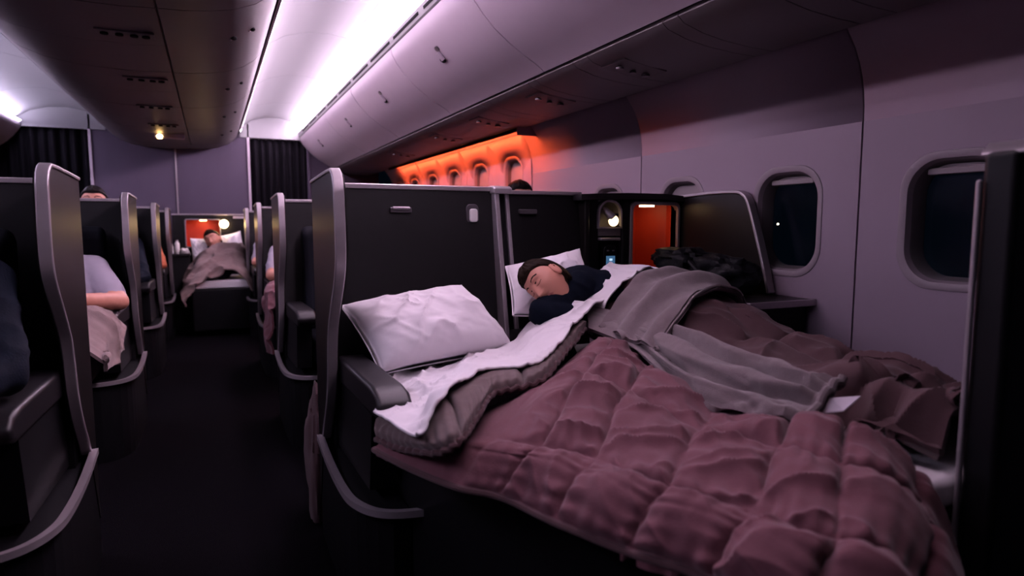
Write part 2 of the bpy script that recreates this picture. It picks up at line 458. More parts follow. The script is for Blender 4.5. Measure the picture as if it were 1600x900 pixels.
# service panels under the bins
serv = thing('trim_2', kind='structure')
PS_ = [(1.228, 1.588), (1.25, 1.572), (1.32, 1.553), (1.40, 1.541), (1.50, 1.534), (1.598, 1.532)]
ys = []
y = -.2
pat = [.42, .10, .30, .07]
k = 0
while y < YB:
    b = min(y + pat[k % 4], YB)
    q = [(p[0], p[1] + .012) for p in PS_[::-1]]
    MB().prism(PS_ + q, 'y', y + .0015, b - .0015).build('service_panel', 'psu', serv, smooth=True)
    ys.append((y, b, k)); y = b; k += 1
MB().prism([(1.222, 1.60), (1.24, 1.60), (1.24, 1.62), (1.222, 1.62)], 'y', -.2, YB).build('seam_strip', 'gap', serv)
MB().prism([(1.585, 1.545), (1.66, 1.57), (1.66, 1.62), (1.585, 1.62)], 'y', -.2, YB).build('seam_backing', 'gap', serv)
def psu_unit(y, name=None):
    root = thing('reading_light_panel', 'service panel with reading lights under the window bins, ' + name, 'service panel', 'reading light panels under the bins')
    f = lambda x: float(np.interp(x, [p[0] for p in PS_], [p[1] for p in PS_]))
    MB().add([(1.29, y - .07, f(1.29) - .006), (1.47, y - .07, f(1.47) - .006), (1.47, y + .07, f(1.47) - .006), (1.29, y + .07, f(1.29) - .006),
              (1.29, y - .07, f(1.29) + .003), (1.47, y - .07, f(1.47) + .003), (1.47, y + .07, f(1.47) + .003), (1.29, y + .07, f(1.29) + .003)],
             [(0, 1, 2, 3), (4, 5, 6, 7), (0, 1, 5, 4), (1, 2, 6, 5), (2, 3, 7, 6), (3, 0, 4, 7)]).build('plate', 'bin_c', root, bevel=.003)
    for t, rr in ((1.32, .014), (1.375, .012), (1.43, .015)):
        MB().lathe([(rr, 0), (rr, .006), (rr * .6, .010)], (t, y, f(t) - .014), 14).build('light_lens', 'trim_dark', root, smooth=True)
for y, nm in ((1.93, 'above the grey side console'), (2.55, 'second from the side console'), (3.24, 'above the first row behind the beds'), (3.95, 'at the start of the glow'), (5.0, 'far along the orange glow')):
    psu_unit(y, nm)

# orange wash on the wall beyond the third joint
strip = thing('trim_3', kind='structure')
MB().box(1.578, 1.596, 3.27, 6.1, 1.520, 1.527).build('led_strip', 'led_o', strip)
MB().box(1.555, 1.575, 3.26, 6.11, 1.513, 1.530).build('strip_lip', 'gap', strip)
MB().box(1.555, 1.70, 3.255, 3.265, 1.490, 1.56).build('light_stop', 'wall', strip)  # added plate, blocks the orange strip's spill towards the nearer wall panels

# ------------------------------------------------------------------ ceilings
CEIL = [(.300, 1.915), (.298, 1.95), (.33, 2.0), (.42, 2.055), (.55, 2.09), (.68, 2.095), (.80, 2.075), (.90, 2.035), (.965, 1.985), (.985, 1.93)]
ceil = thing('ceiling', kind='structure')
def ceil_panel(prof, a, b, name='ceiling_panel', m='ceil'):
    c = (sum(p[0] for p in prof) / len(prof))
    q = [(p[0] + (.012 if p[0] > c else -.012) * 0, p[1] + .012) for p in prof[::-1]]
    return MB().prism(prof + q, 'y', a, b).build(name, m, ceil, smooth=True)
for k in range(7):
    a, b = BS[0] - .9 + 1.17 * k, min(BS[0] - .9 + 1.17 * (k + 1), YB)
    if a < YB: ceil_panel(CEIL, a + .003, b - .003)
CEL = [(-1.55, 1.90), (-1.53, 1.96), (-1.44, 2.02), (-1.3, 2.06), (-1.15, 2.07), (-1.0, 2.04), (-.90, 1.98), (-.865, 1.90)]
for k in range(7):
    a, b = BS[0] - .9 + 1.17 * k, min(BS[0] - .9 + 1.17 * (k + 1), YB)
    if a < YB: ceil_panel(CEL, a + .003, b - .003)
MB().box(-1.52, -1.49, .3, YB - .1, 1.915, 1.919).build('led_strip', 'led_l', ceil)
MB().box(.304, .308, 1.45, YB - .1, 1.928, 1.965).build('led_strip', 'led_c', ceil)
MB().prism([(.800, 2.060), (.860, 2.036), (.930, 1.985), (.932, 1.989), (.862, 2.041), (.801, 2.065)], 'y', .35, YB - .06).build('cove_diffuser', 'led_d', ceil)
# curved ends where the ceiling meets the curtain header
for prof, x0, x1 in ((CEIL, .30, .98), (CEL, -1.55, -.87)):
    MB().prism([(p[0], p[1]) for p in prof] + [(x1, 1.88), (x0, 1.88)], 'y', YB - .02, YB + .01).build('ceiling_end', 'ceil', ceil)

# outboard bins of the left side (one long row, only their inner lips show)
for k in range(3, 6):
    a, b = BS[k] + .004, BS[k + 1] - .004
    root = thing('overhead_bin', 'dim overhead bin beyond the left aisle, ' + ('nearest', 'middle', 'farthest')[k - 3] + ' of that side', 'overhead bin', 'overhead bins of the far left side')
    pr = [(-.57 - p[0] - .05, p[1]) for p in BIN]
    MB().prism(pr + [(p[0] - .02, p[1] + .02) for p in pr[::-1]], 'y', a, b).build('door', 'bin', root, smooth=True)
    MB().prism([(-1.6, 1.9), (-1.86, 1.62), (-2.2, 1.57), (-2.2, 1.9)], 'y', a, b).build('body', 'gap', root)

# ------------------------------------------------------------------ centre bins
CB_R = [(-.135, 1.742), (-.06, 1.745), (.03, 1.755), (.11, 1.772), (.18, 1.80), (.235, 1.838), (.27, 1.88), (.285, 1.92)]
CB_L = [(-.145, 1.742), (-.25, 1.735), (-.40, 1.735), (-.55, 1.745), (-.66, 1.765), (-.75, 1.80), (-.81, 1.845), (-.845, 1.90)]
cseams = [.45, 1.53, 2.6, 3.64, 4.7, 5.75, 6.8]
for k in range(6):
    a, b = cseams[k] + .003, cseams[k + 1] - .003
    nm = ('over the camera', 'second from the camera', 'third from the camera', 'fourth from the camera', 'fifth from the camera', 'nearest the bulkhead')[k]
    root = thing('overhead_bin', 'dark centre overhead bin hanging over the aisle, ' + nm, 'overhead bin', 'centre overhead bins')
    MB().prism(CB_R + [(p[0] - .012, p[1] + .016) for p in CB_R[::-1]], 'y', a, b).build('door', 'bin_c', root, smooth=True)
    MB().prism([(-.13, 1.765), (.10, 1.80), (.24, 1.9), (.24, 2.0), (-.13, 2.0)], 'y', a, b).build('body', 'gap', root)
    c = (a + b) / 2 - .05 if k != 2 else 3.0
    for j, (x, z, dy, r) in enumerate(((.118, 1.774, 0, .014), (.19, 1.805, -.05, .011))):
        MB().ball((x, c + dy, z), (r, r * 1.7, .008), 12, 8).build('latch', 'gap', root, smooth=True)
        MB().ball((x - .012, c + dy + .012, z - .002), (r * .5, r * .7, .008), 10, 6).build('latch_rim', 'trim', root, smooth=True)
    MB().prism([(.288, 1.905), (.300, 1.905), (.300, 1.945), (.288, 1.945)], 'y', a, b).build('edge_trim', 'bin', root)
cu = thing('trim_4', kind='structure')
for k in range(6):
    a, b = cseams[k] + .003, cseams[k + 1] - .003
    m_ = (a + b) / 2
    for aa, bb in ((a, m_ - .001), (m_ + .001, b)):
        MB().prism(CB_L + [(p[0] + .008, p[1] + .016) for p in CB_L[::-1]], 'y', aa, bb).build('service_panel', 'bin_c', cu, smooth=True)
    MB().prism([(-.20, 1.76), (-.60, 1.775), (-.80, 1.88), (-.80, 2.0), (-.20, 2.0)], 'y', a, b).build('panel_backing', 'gap', cu)
MB().prism([(-.146, 1.752), (-.134, 1.752), (-.134, 1.775), (-.146, 1.775)], 'y', .3, 6.8).build('seam_strip', 'gap', cu)
for j, (x, y) in enumerate(((-.24, 2.95), (-.24, 3.82), (-.26, 4.68), (-.26, 5.5))):
    root = thing('reading_light_panel', 'dim service panel with reading lights under the centre bins, ' + ('nearest the camera', 'second from the camera', 'third from the camera', 'farthest')[j], 'service panel', 'reading light panels of the centre bins')
    MB().box(x - .13, x + .07, y - .035, y + .035, 1.729, 1.736).build('plate', 'psu', root, bevel=.002)
    for dx in (-.10, -.05, 0, .04): MB().lathe([(.014, 0), (.014, .006), (.008, .009)], (x + dx, y, 1.722), 12).build('light_lens', 'gap', root, smooth=True)
# rounded end cap of the centre bins against the bulkhead
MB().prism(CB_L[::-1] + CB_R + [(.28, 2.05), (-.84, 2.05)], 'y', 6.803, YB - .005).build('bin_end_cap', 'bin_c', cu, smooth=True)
# small lamp unit at the end of the centre bins
root = thing('ceiling_lamp', 'small amber lamp unit glowing under the end of the centre bins', 'lamp')
MB().box(-.385, -.17, 6.02, 6.10, 1.700, 1.738).build('housing', 'bin', root, bevel=.005)
MB().ball((-.35, 6.03, 1.712), (.026, .02, .020), 12, 8).build('bulb', 'bulb_sign', root, smooth=True)

# ------------------------------------------------------------------ bulkhead and curtains
wb = thing('wall_front', kind='structure')
for a, b in ((-.985, -.30), (-.282, .372)):
    MB().box(a, b, YB, YB + .04, 0, 2.06).build('bulkhead_panel', 'bulk', wb, bevel=.004)
MB().box(-.298, -.284, YB - .012, YB + .03, 0, 1.75).build('joint_strip', 'trim', wb, bevel=.003)
for x in (-.995, .377):
    MB().box(x - .012, x + .012, YB - .02, YB + .05, 0, 2.02).build('edge_post', 'bin', wb, bevel=.004)
MB().box(.98, 1.72, YB, YB + .04, 0, 2.0).build('bulkhead_panel', 'bulk', wb, bevel=.004)
MB().box(.955, .98, YB - .03, YB + .05, 0, 1.93).build('edge_post', 'bulk', wb, bevel=.004)
MB().box(-2.3, 1.75, YB + .9, YB + .95, 0, 2.1).build('galley_backdrop', 'gap', wb)
def curtain(x0, x1, y, z0, z1, label, n):
    root = thing('curtain', label, 'curtain')
    nu = int((x1 - x0) / .006); P = np.zeros((nu, 14, 3))
    xs = np.linspace(x0, x1, nu)
    for j, z in enumerate(np.linspace(z1, z0, 14)):
        amp = .022 + .012 * (j / 13)
        P[:, j, 0] = xs; P[:, j, 2] = z
        P[:, j, 1] = y + amp * np.sin(2 * PI * (xs - x0) / (x1 - x0) * n + .5 * np.sin(3 * xs + j * .1)) + .01 * np.sin(40 * xs)
    grid_obj('cloth', P, 'curtain', root, .004, flip=False)
    MB().tube([(x0 - .01, y, z1 + .012), (x1 + .01, y, z1 + .012)], .009, 8).build('rail', 'trim', root, smooth=True)
    for k in range(n * 2):
        xx = x0 + (x1 - x0) * (k + .5) / (n * 2)
        MB().tube([(xx, y, z1 - .004), (xx, y, z1 + .016)], .006, 6).build('glider', 'trim', root, smooth=True)
curtain(.40, .95, YB + .06, .02, 1.875, 'black pleated curtain across the right aisle at the bulkhead', 8)
curtain(-1.75, -1.02, YB + .06, .02, 1.90, 'black pleated curtain across the left aisle at the bulkhead', 9)

# ------------------------------------------------------------------ seats
def arc(c, r, a0, a1, n):
    return [(c[0] + r * math.cos(math.radians(a0 + (a1 - a0) * k / (n - 1))), c[1] + r * math.sin(math.radians(a0 + (a1 - a0) * k / (n - 1)))) for k in range(n)]
def smooth2(pts, n=6):
    G = np.array([[p[0], p[1], 0] for p in pts], float)
    return [tuple(p[:2]) for p in catmull(G, np.linspace(0, len(G) - 1, (len(G) - 1) * n + 1))]
FRONT = [(.0, 1.06), (-.008, .98), (-.004, .91), (.02, .86), (.08, .79), (.135, .72), (.16, .65), (.175, .57), (.21, .49), (.27, .41), (.31, .355)]
def wing_front(y0, scale=1.0):
    f = [(y0 + a, b) for a, b in FRONT]
    top = [(y0 + .40, 1.122), (y0 + .30, 1.126), (y0 + .12, 1.132)] + arc((y0 + .055, 1.078), .055, 80, 180, 6)
    return top + smooth2(f, 4)[1:]
def seat(xw, sg, y0, width, label, cushions=True, armrest=True, group=None, trim_w=.026, bw=.40):
    root = thing('suite_seat', label, 'seat', group)
    wf = wing_front(y0)
    prof = wf + [(y0 + .40, .12), (y0 + .40, 1.10)]
    MB().prism(prof, 'x', xw + sg * .003, xw + sg * .031).build('wing', 'wing', root)
    xa, xb = (xw - .002, xw + trim_w) if sg > 0 else (xw - trim_w, xw + .002)
    MB().band(wf, 'x', xa, xb, -.011).build('wing_trim', 'trim', root, bevel=.004)
    # foot rail and lower shroud
    yr = y0 + .31
    rx = lambda d: xw + sg * d
    path = [(rx(.0), yr, .355), (rx(-.002), y0 + .12, .338), (rx(0), y0 - .06, .334), (rx(.012), y0 - .16, .334), (rx(.05), y0 - .235, .336), (rx(.12), y0 - .27, .338), (rx(.22), y0 - .28, .34), (rx(.40), y0 - .28, .34)]
    G = np.array(path); Pp = catmull(G, np.linspace(0, len(G) - 1, 40))
    rb = MB(); vs = []; fs = []
    for i, p in enumerate(Pp):
        d = Pp[min(i + 1, 39)] - Pp[max(i - 1, 0)]; nrm = np.array([-d[1], d[0], 0]); nrm /= np.linalg.norm(nrm) + 1e-9
        nrm *= -sg
        ou, inn = p - nrm * .004, p + nrm * .016
        vs += [(*ou[:2], p[2] - .008), (*inn[:2], p[2] - .008), (*inn[:2], p[2] + .008), (*ou[:2], p[2] + .006)]
    for i in range(39):
        for k in range(4): fs.append((i * 4 + k, (i + 1) * 4 + k, (i + 1) * 4 + (k + 1) % 4, i * 4 + (k + 1) % 4))
    fs += [(0, 1, 2, 3), (156, 157, 158, 159)]
    rb.add(vs, fs).build('foot_rail', 'trim', root, smooth=True)
    pl = [(p[0] + sg * .006, p[1]) for p in Pp[::3]]
    pl = [p for p in pl if sg * (p[0] - xw) < bw - .02]
    pl = [(xw + sg * .006, y0 + .40)] + pl + [(xw + sg * bw, pl[-1][1]), (xw + sg * bw, y0 + .40)]
    MB().prism(pl, 'z', .0, .330).build('base', 'base', root)
    # back panel with its light top edge
    x0, x1 = sorted((xw + sg * .032, xw + sg * width))
    pb = [(y0 + .335, 1.108), (y0 + .375, 1.108), (y0 + .40, .33), (y0 + .255, .33), (y0 + .27, .60)]
    MB().prism(pb, 'x', x0, x1).build('back_panel', 'panel', root)
    MB().box(x0, x1, y0 + .330, y0 + .380, 1.108, 1.124).build('panel_trim', 'trim', root, bevel=.004)
    if armrest:
        ax0, ax1 = sorted((xw + sg * .034, xw + sg * .115))
        pr = [(y0 + .22, .62), (y0 - .20, .628), (y0 - .262, .622), (y0 - .29, .60), (y0 - .285, .575), (y0 - .25, .562), (y0 + .22, .545)]
        MB().prism(pr, 'x', ax0, ax1).build('armrest', 'arm', root, bevel=.012, seg=3)
        MB().prism([(y0 + .25, .56), (y0 - .20, .555), (y0 - .16, .36), (y0 + .25, .34)], 'x', ax0 + .006, ax1 - .012).build('armrest_side', 'base', root)
    if cushions:
        c0, c1 = sorted((xw + sg * .12, xw + sg * (width - .06)))
        MB().prism([(y0 + .27, 1.0), (y0 + .17, .96), (y0 + .09, .6), (y0 + .06, .5), (y0 + .26, .42)], 'x', c0, c1).build('backrest', 'uph', root, bevel=.035, seg=3)
        MB().box(c0, c1, y0 - .42, y0 + .2, .35, .50).build('seat_cushion', 'uph', root, bevel=.04, seg=3)
        hx = (c0 + c1) / 2
        MB().box(hx - .15, hx + .15, y0 + .13, y0 + .22, .88, 1.06).build('headrest', 'uph', root, bevel=.035, seg=3)
    return root

LX, RX = -.335, .28
LY = [1.80, 3.35, 4.92, 6.35]
RY = [1.655, 3.10, 4.60, 6.20]
NL = ['nearest on the left of the aisle', 'second on the left of the aisle', 'third on the left of the aisle', 'fourth on the left of the aisle']
for i, y in enumerate(LY):
    seat(LX, -1, y, .74, 'dark shell seat with pale metal edge, ' + NL[i], group='shell seats left of the aisle')
NR = ['', 'just behind the made-up empty bed', 'third on the right of the aisle', 'fourth on the right of the aisle']
for i in (1, 2, 3):
    seat(RX, 1, RY[i], .60, 'dark shell seat with pale metal edge, ' + NR[i], group='shell seats right of the aisle')
for i in (1, 2, 3):
    y0 = RY[i] + .05
    root = thing('window_seat', 'dark window seat shell behind the beds, ' + ('nearest row', 'middle row', 'farthest row')[i - 1], 'seat', 'window seats of the rows behind')
    MB().prism([(y0 + .335, 1.108), (y0 + .375, 1.108), (y0 + .40, .0), (y0 + .255, .0), (y0 + .27, .60)], 'x', .90, 1.62).build('back_panel', 'panel', root)
    MB().box(.90, 1.62, y0 + .33, y0 + .38, 1.108, 1.122).build('panel_trim', 'trim', root, bevel=.004)
    MB().prism([(y0 + .27, 1.0), (y0 + .17, .96), (y0 + .09, .6), (y0 + .06, .5), (y0 + .26, .42)], 'x', .98, 1.5).build('backrest', 'uph', root, bevel=.035, seg=3)
    MB().box(.98, 1.5, y0 - .42, y0 + .2, .0, .50).build('seat_cushion', 'uph', root, bevel=.04, seg=3)

# --- the two suites with the beds
Y1 = RY[0]
s1 = seat(RX, 1, Y1, .585, 'dark shell seat made up as a bed with white pillow, empty', cushions=False, bw=.115)
MB().box(.505, .575, Y1 + .318, Y1 + .345, 1.035, 1.052).build('coat_hook_slot', 'trim_dark', s1, bevel=.004)
MB().box(.512, .568, Y1 + .312, Y1 + .322, 1.046, 1.054).build('slot_lip', 'trim', s1, bevel=.003)
bt = MB().prism([(.782 + a, 1.032 + b) for a, b in rrect(.022, .033, .016, 6)], 'y', Y1 + .322, Y1 + .34).build('reading_light', 'trim_dark', s1, bevel=.003)
MB().prism([(.784 + a, 1.028 + b) for a, b in rrect(.014, .022, .009, 6)], 'y', Y1 + .316, Y1 + .33).build('light_lens', 'cup', bt, bevel=.003)
# divider posts between the suites
def slant_post(x0, x1, dy, m, root, name, z0=.62, w=.03):
    pb = [(Y1 + .325 + dy, 1.105), (Y1 + .325 + dy + w, 1.105), (Y1 + .235 + dy + w, z0), (Y1 + .235 + dy, z0)]
    return MB().prism(pb, 'x', x0, x1).build(name, m, root, bevel=.004)
slant_post(.853, .870, -.02, 'trim', s1, 'divider_post', w=.10)
slant_post(.870, .896, 0, 'gap', s1, 'divider_gap', w=.08)
slant_post(.896, .910, -.01, 'trim', s1, 'divider_post', w=.12)
MB().prism([(Y1 + .295, 1.10), (Y1 + .42, 1.10), (Y1 + .42, 1.118), (Y1 + .40, 1.126), (Y1 + .315, 1.126), (Y1 + .295, 1.118)], 'x', .848, .914).build('divider_cap', 'trim', s1, bevel=.004)

s2 = thing('suite_seat', 'window-side shell seat with red storage niche and reading lamp, bed in use', 'seat')
Y2 = Y1 + .42
MB().prism([(Y2, 1.105), (Y2 + .04, 1.105), (Y2 + .05, .2), (Y2 - .10, .2), (Y2 - .07, .6)], 'x', .91, 1.255).build('back_panel', 'panel', s2)
MB().box(.912, 1.255, Y2 - .008, Y2 + .045, 1.105, 1.119).build('panel_trim', 'trim', s2, bevel=.004)
MB().box(.99, 1.06, Y2 - .024, Y2 + .005, 1.035, 1.052).build('coat_hook_slot', 'trim_dark', s2, bevel=.004)
YT = 2.04      # front of the tower
def tower_frame():
    """front face of the tower with an arched lamp recess, a remote slot and a square niche opening"""
    x0, x1, z0, z1 = 1.25, 1.735, .60, 1.108
    m = MB()
    nx0, nx1, nz0, nz1 = 1.458, 1.672, .79, 1.075
    lx0, lx1 = 1.308, 1.405
    xs = [x0, lx0, lx1, nx0, nx1, x1]
    def q(a, b, c, d): m.box(a, b, YT, YT + .03, c, d)
    q(x0, lx0, z0, z1); q(lx1, nx0, z0, z1); q(nx1, x1, z0, z1)
    q(nx0, nx1, z0, nz0); q(nx0, nx1, nz1, z1)
    q(lx0, lx1, 1.088, z1); q(lx0, lx1, .955, .985); q(lx0, lx1, z0, .76)
    return m
tower_frame().build('tower_face', 'panel', s2)
TOP = [(1.22, 1.108), (1.30, 1.112), (1.42, 1.116), (1.60, 1.116), (1.70, 1.108), (1.735, 1.095)]
MB().prism(TOP + [(p[0], p[1] - .022) for p in TOP[::-1]], 'y', YT - .028, YT + .2).build('tower_cap', 'arm', s2, smooth=True)
MB().box(1.24, 1.262, YT - .02, YT + .05, .62, 1.10).build('tower_edge', 'wing', s2, bevel=.008)
MB().box(1.412, 1.45, YT - .008, YT + .02, .62, 1.09).build('tower_column', 'black', s2, bevel=.01)
# niche: red open box
nx0, nx1, nz0, nz1, nd = 1.458, 1.672, .79, 1.075, .17
nb = MB()
nb.add([(nx0, YT, nz0), (nx1, YT, nz0), (nx1, YT, nz1), (nx0, YT, nz1), (nx0, YT + nd, nz0), (nx1, YT + nd * .35, nz0), (nx1, YT + nd * .35, nz1), (nx0, YT + nd, nz1), (1.60, YT + nd, nz0), (1.60, YT + nd, nz1)],
       [(0, 1, 5, 8, 4), (3, 7, 9, 6, 2), (0, 4, 7, 3), (1, 2, 6, 5), (4, 8, 9, 7), (8, 5, 6, 9)])
nb.build('niche_lining', 'niche', s2)
fr = MB()
def frame_band(mb, outl, y0, y1, t):
    n = len(outl); inn = [(p[0] * 1, p[1]) for p in outl]
    cx = sum(p[0] for p in outl) / n; cz = sum(p[1] for p in outl) / n
    vs = []; fs = []
    for (a, b) in outl:
        L = math.hypot(a - cx, b - cz); k = (L - t) / L
        vs += [(a, y0, b), (cx + (a - cx) * k, y0, cz + (b - cz) * k), (cx + (a - cx) * k, y1, cz + (b - cz) * k), (a, y1, b)]
    for i in range(n):
        j = (i + 1) % n
        for k in range(4): fs.append((i * 4 + k, j * 4 + k, j * 4 + (k + 1) % 4, i * 4 + (k + 1) % 4))
    return mb.add(vs, fs)
cxn, czn = (nx0 + nx1) / 2, (nz0 + nz1) / 2
frame_band(fr, [(cxn + a, czn + b) for a, b in rrect((nx1 - nx0) / 2 + .010, (nz1 - nz0) / 2 + .010, .025, 6)], YT - .014, YT + .01, .014).build('niche_trim', 'trim', s2, smooth=True)
MB().box(1.535, 1.575, YT + .012, YT + .055, nz1 - .008, nz1 - .001).build('niche_light', 'bulb_niche', s2)
# lamp recess
rec = MB()
lw = (1.405 - 1.308) / 2; lc = (1.405 + 1.308) / 2
arch = [(-lw, 0), (lw, 0)] + arc((0, .055), lw, 0, 180, 12)
av = [(lc + a, .985 + b) for a, b in arch]; n = len(av)
rec.add([(a, YT - .003, b) for a, b in av] + [(a, YT + .045, b) for a, b in av], [tuple(range(n, 2 * n))] + [(k, (k + 1) % n, (k + 1) % n + n, k + n) for k in range(n)])
rec.build('lamp_recess', 'bin_c', s2, smooth=True)
frame_band(MB(), [(lc + a * 1.10, .985 + b * 1.04 - .002) for a, b in arch], YT - .012, YT + .004, .008).build('recess_rim', 'trim', s2, smooth=True)
lp = MB().tube([(lc - .012, YT + .04, 1.05), (lc - .012, YT + .01, 1.052), (lc, YT - .004, 1.035), (lc + .010, YT - .008, 1.022)], [.012, .013, .015, .019], 12).build('reading_lamp', 'trim', s2, smooth=True)
MB().ball((lc + .013, YT - .012, 1.012), (.021, .014, .021), 14, 10).build('bulb', 'bulb', lp, smooth=True)
MB().box(1.308, 1.405, YT - .006, YT + .01, .955, .984).build('recess_plate', 'psu', s2)
MB().box(1.312, 1.402, YT - .016, YT + .01, .938, .949).build('slot_lip', 'trim', s2, bevel=.004)
MB().box(1.308, 1.405, YT + .02, YT + .05, .76, .955).build('remote_bay', 'black', s2)
rm = thing('remote_control', 'black handset remote with small blue lit screen, docked beside the red niche', 'remote')
MB().prism([(1.362 + a, .858 + b) for a, b in rrect(.030, .064, .022, 6)], 'y', YT - .006, YT + .018).build('body', 'black', rm, bevel=.004)
sc = MB().box(1.343, 1.381, YT - .009, YT - .005, .812, .880).build('screen', 'screen_blue', rm)
for q, (a, b) in enumerate(((1.356, .862), (1.356, .848), (1.359, .830))):
    MB().box(a, a + .012, YT - .0105, YT - .008, b, b + .008).build('digits', 'digit', sc)
for a in (1.350, 1.374): MB().lathe([(.005, 0), (.005, .004)], (a, YT - .008, .898), 10).build('button', 'trim_dark', rm)
# side console under the window and the window-side wing
MB().prism([(1.43, 2.07), (1.43, 1.50), (1.46, 1.43), (1.725, 1.425), (1.725, 2.07)], 'z', .742, .762).build('console_top', 'arm', s2, bevel=.004)
MB().band([(1.43, 1.53), (1.435, 1.50), (1.455, 1.428), (1.725, 1.422)], 'z', .742, .764, -.010).build('console_edge', 'trim', s2, bevel=.003)
MB().prism([(1.45, 2.07), (1.45, 1.50), (1.475, 1.44), (1.70, 1.435), (1.70, 2.07)], 'z', .0, .742).build('console_body', 'base', s2)
wp = [(2.06, 1.10), (1.88, 1.108), (1.75, 1.108), (1.71, 1.098), (1.685, 1.07), (1.65, .98), (1.605, .85), (1.58, .765)]
MB().prism(wp + [(2.06, .765)], 'x', 1.692, 1.714).build('side_wing', 'wing', s2)
MB().band(smooth2(wp, 4), 'x', 1.684, 1.716, -.012).build('side_wing_trim', 'trim', s2, bevel=.004)
# centre armrest between the beds
MB().prism([(1.90, .655), (1.66, .655), (1.60, .645), (1.575, .62), (1.58, .40), (1.90, .40)], 'x', .868, .955).build('centre_armrest', 'arm', s2, bevel=.012, seg=3)
# things in the niche and on the console
wl = thing('small_box', 'small black box standing in the red niche', 'box')
MB().box(1.475, 1.525, YT + .02, YT + .07, .791, .832).build('case', 'black', wl, bevel=.004)
MB().box(1.48, 1.52, YT + .018, YT + .021, .80, .824).build('front', 'trim_dark', wl)
gl = thing('cream_tube', 'tiny pale tube lying at the front of the red niche', 'tube')
MB().tube([(1.615, YT + .02, .798), (1.645, YT - .005, .800)], [.006, .011], 10).build('body', 'tag', gl, smooth=True)
MB().tube([(1.606, YT + .028, .798), (1.615, YT + .02, .798)], .006, 8).build('cap', 'trim', gl, smooth=True)

# bag on the console: crumpled shape with flap, strap
def lumpy(name, c, r, m, parent, seed, amp=.25, n=40):
    V = []; F = []; nv = n // 2
    th = np.linspace(0, 2 * PI, n, endpoint=False); ph = np.linspace(-PI / 2, PI / 2, nv)
    T, P_ = np.meshgrid(th, ph)
    dx, dy, dz = np.cos(P_) * np.cos(T), np.cos(P_) * np.sin(T), np.sin(P_)
    k = 1 + amp * (fbm(dx * 2.1 + 7, dy * 2.1 + dz * 1.7, seed) * 2) + amp * .5 * (ridge(dx * 3 + dz * 2, dy * 3 + 5, seed + 5) - .5)
    sq = lambda v: np.sign(v) * np.abs(v) ** .75
    X_ = c[0] + r[0] * sq(dx) * k; Yv = c[1] + r[1] * sq(dy) * k; Zv = c[2] + r[2] * np.where(dz < 0, np.maximum(dz * 1.3, -.75), dz) * k
    Zv = np.maximum(Zv, c[2] - r[2] * .75)
    mb = MB(); vs = np.stack([X_, Yv, Zv], -1).reshape(-1, 3).tolist()
    fs = [(j * n + i, j * n + (i + 1) % n, (j + 1) * n + (i + 1) % n, (j + 1) * n + i) for j in range(nv - 1) for i in range(n)]
    return mb.add(vs, fs).build(name, m, parent, smooth=True)
bag = thing('travel_bag', 'crumpled black bag lying on the side console by the window', 'bag')
lumpy('body', (1.545, 1.72, .825), (.08, .20, .072), 'bag', bag, 3, .35, 56)
lumpy('flap', (1.52, 1.80, .875), (.075, .11, .040), 'bag', bag, 9, .4, 44)
MB().tube([(1.48, 1.62, .80), (1.46, 1.70, .87), (1.49, 1.80, .905), (1.54, 1.88, .89), (1.58, 1.92, .83)], .009, 8).build('strap', 'black', bag, smooth=True)

# the suite ahead: dark shell at the right edge of the picture
s0 = thing('suite_seat', 'black seat shell rising at the right edge in front of the window', 'seat')
MB().prism([(.565, 1.115), (.618, 1.115), (.618, .0), (.565, .0)], 'x', 1.112, 1.64).build('back_panel', 'black', s0, bevel=.012)
MB().box(1.103, 1.113, .612, .621, .0, 1.07).build('edge_trim', 'trim', s0, bevel=.004)
MB().prism([(1.118, 1.112), (1.14, 1.130), (1.64, 1.130), (1.64, 1.108), (1.118, 1.108)], 'y', .555, .624).build('panel_trim', 'trim', s0, bevel=.005)
MB().prism([(.62, .515), (.585, .542), (.54, .55), (.40, .545), (.34, .51), (.33, .44), (.62, .44)], 'x', .530, .625).build('armrest', 'arm', s0, bevel=.018, seg=3)
MB().band([(.632, .505), (.592, .543), (.54, .556), (.40, .551)], 'x', .524, .534, .005).build('armrest_trim', 'trim', s0, bevel=.002)
MB().box(.54, .62, .33, .60, 0, .45).build('armrest_side', 'base', s0)

# ------------------------------------------------------------------ beds
def bed(name, label, pts, ztop, root=None):
    r = thing(name, label, 'bed')
    MB().prism(pts, 'z', ztop - .055, ztop).build('mattress', 'sheet', r, bevel=.015, seg=3)
    MB().prism(pts, 'z', .06, ztop - .056).build('bed_frame', 'base', r, bevel=.01)
    return r
b1 = bed('flat_bed', 'empty aisle-side flat bed with white sheet and thrown-open mauve quilt',
         [(.40, 1.895), (.40, 1.40), (.62, .88), (.72, .66), (.98, .66), (.985, 1.55), (.86, 1.57), (.86, 1.895)], .555)
b2 = bed('flat_bed', 'window-side flat bed in which the woman sleeps',
         [(.96, 1.96), (.96, 1.58), (1.0, 1.55), (1.0, .70), (1.03, .63), (1.44, .63), (1.44, 1.96)], .572)
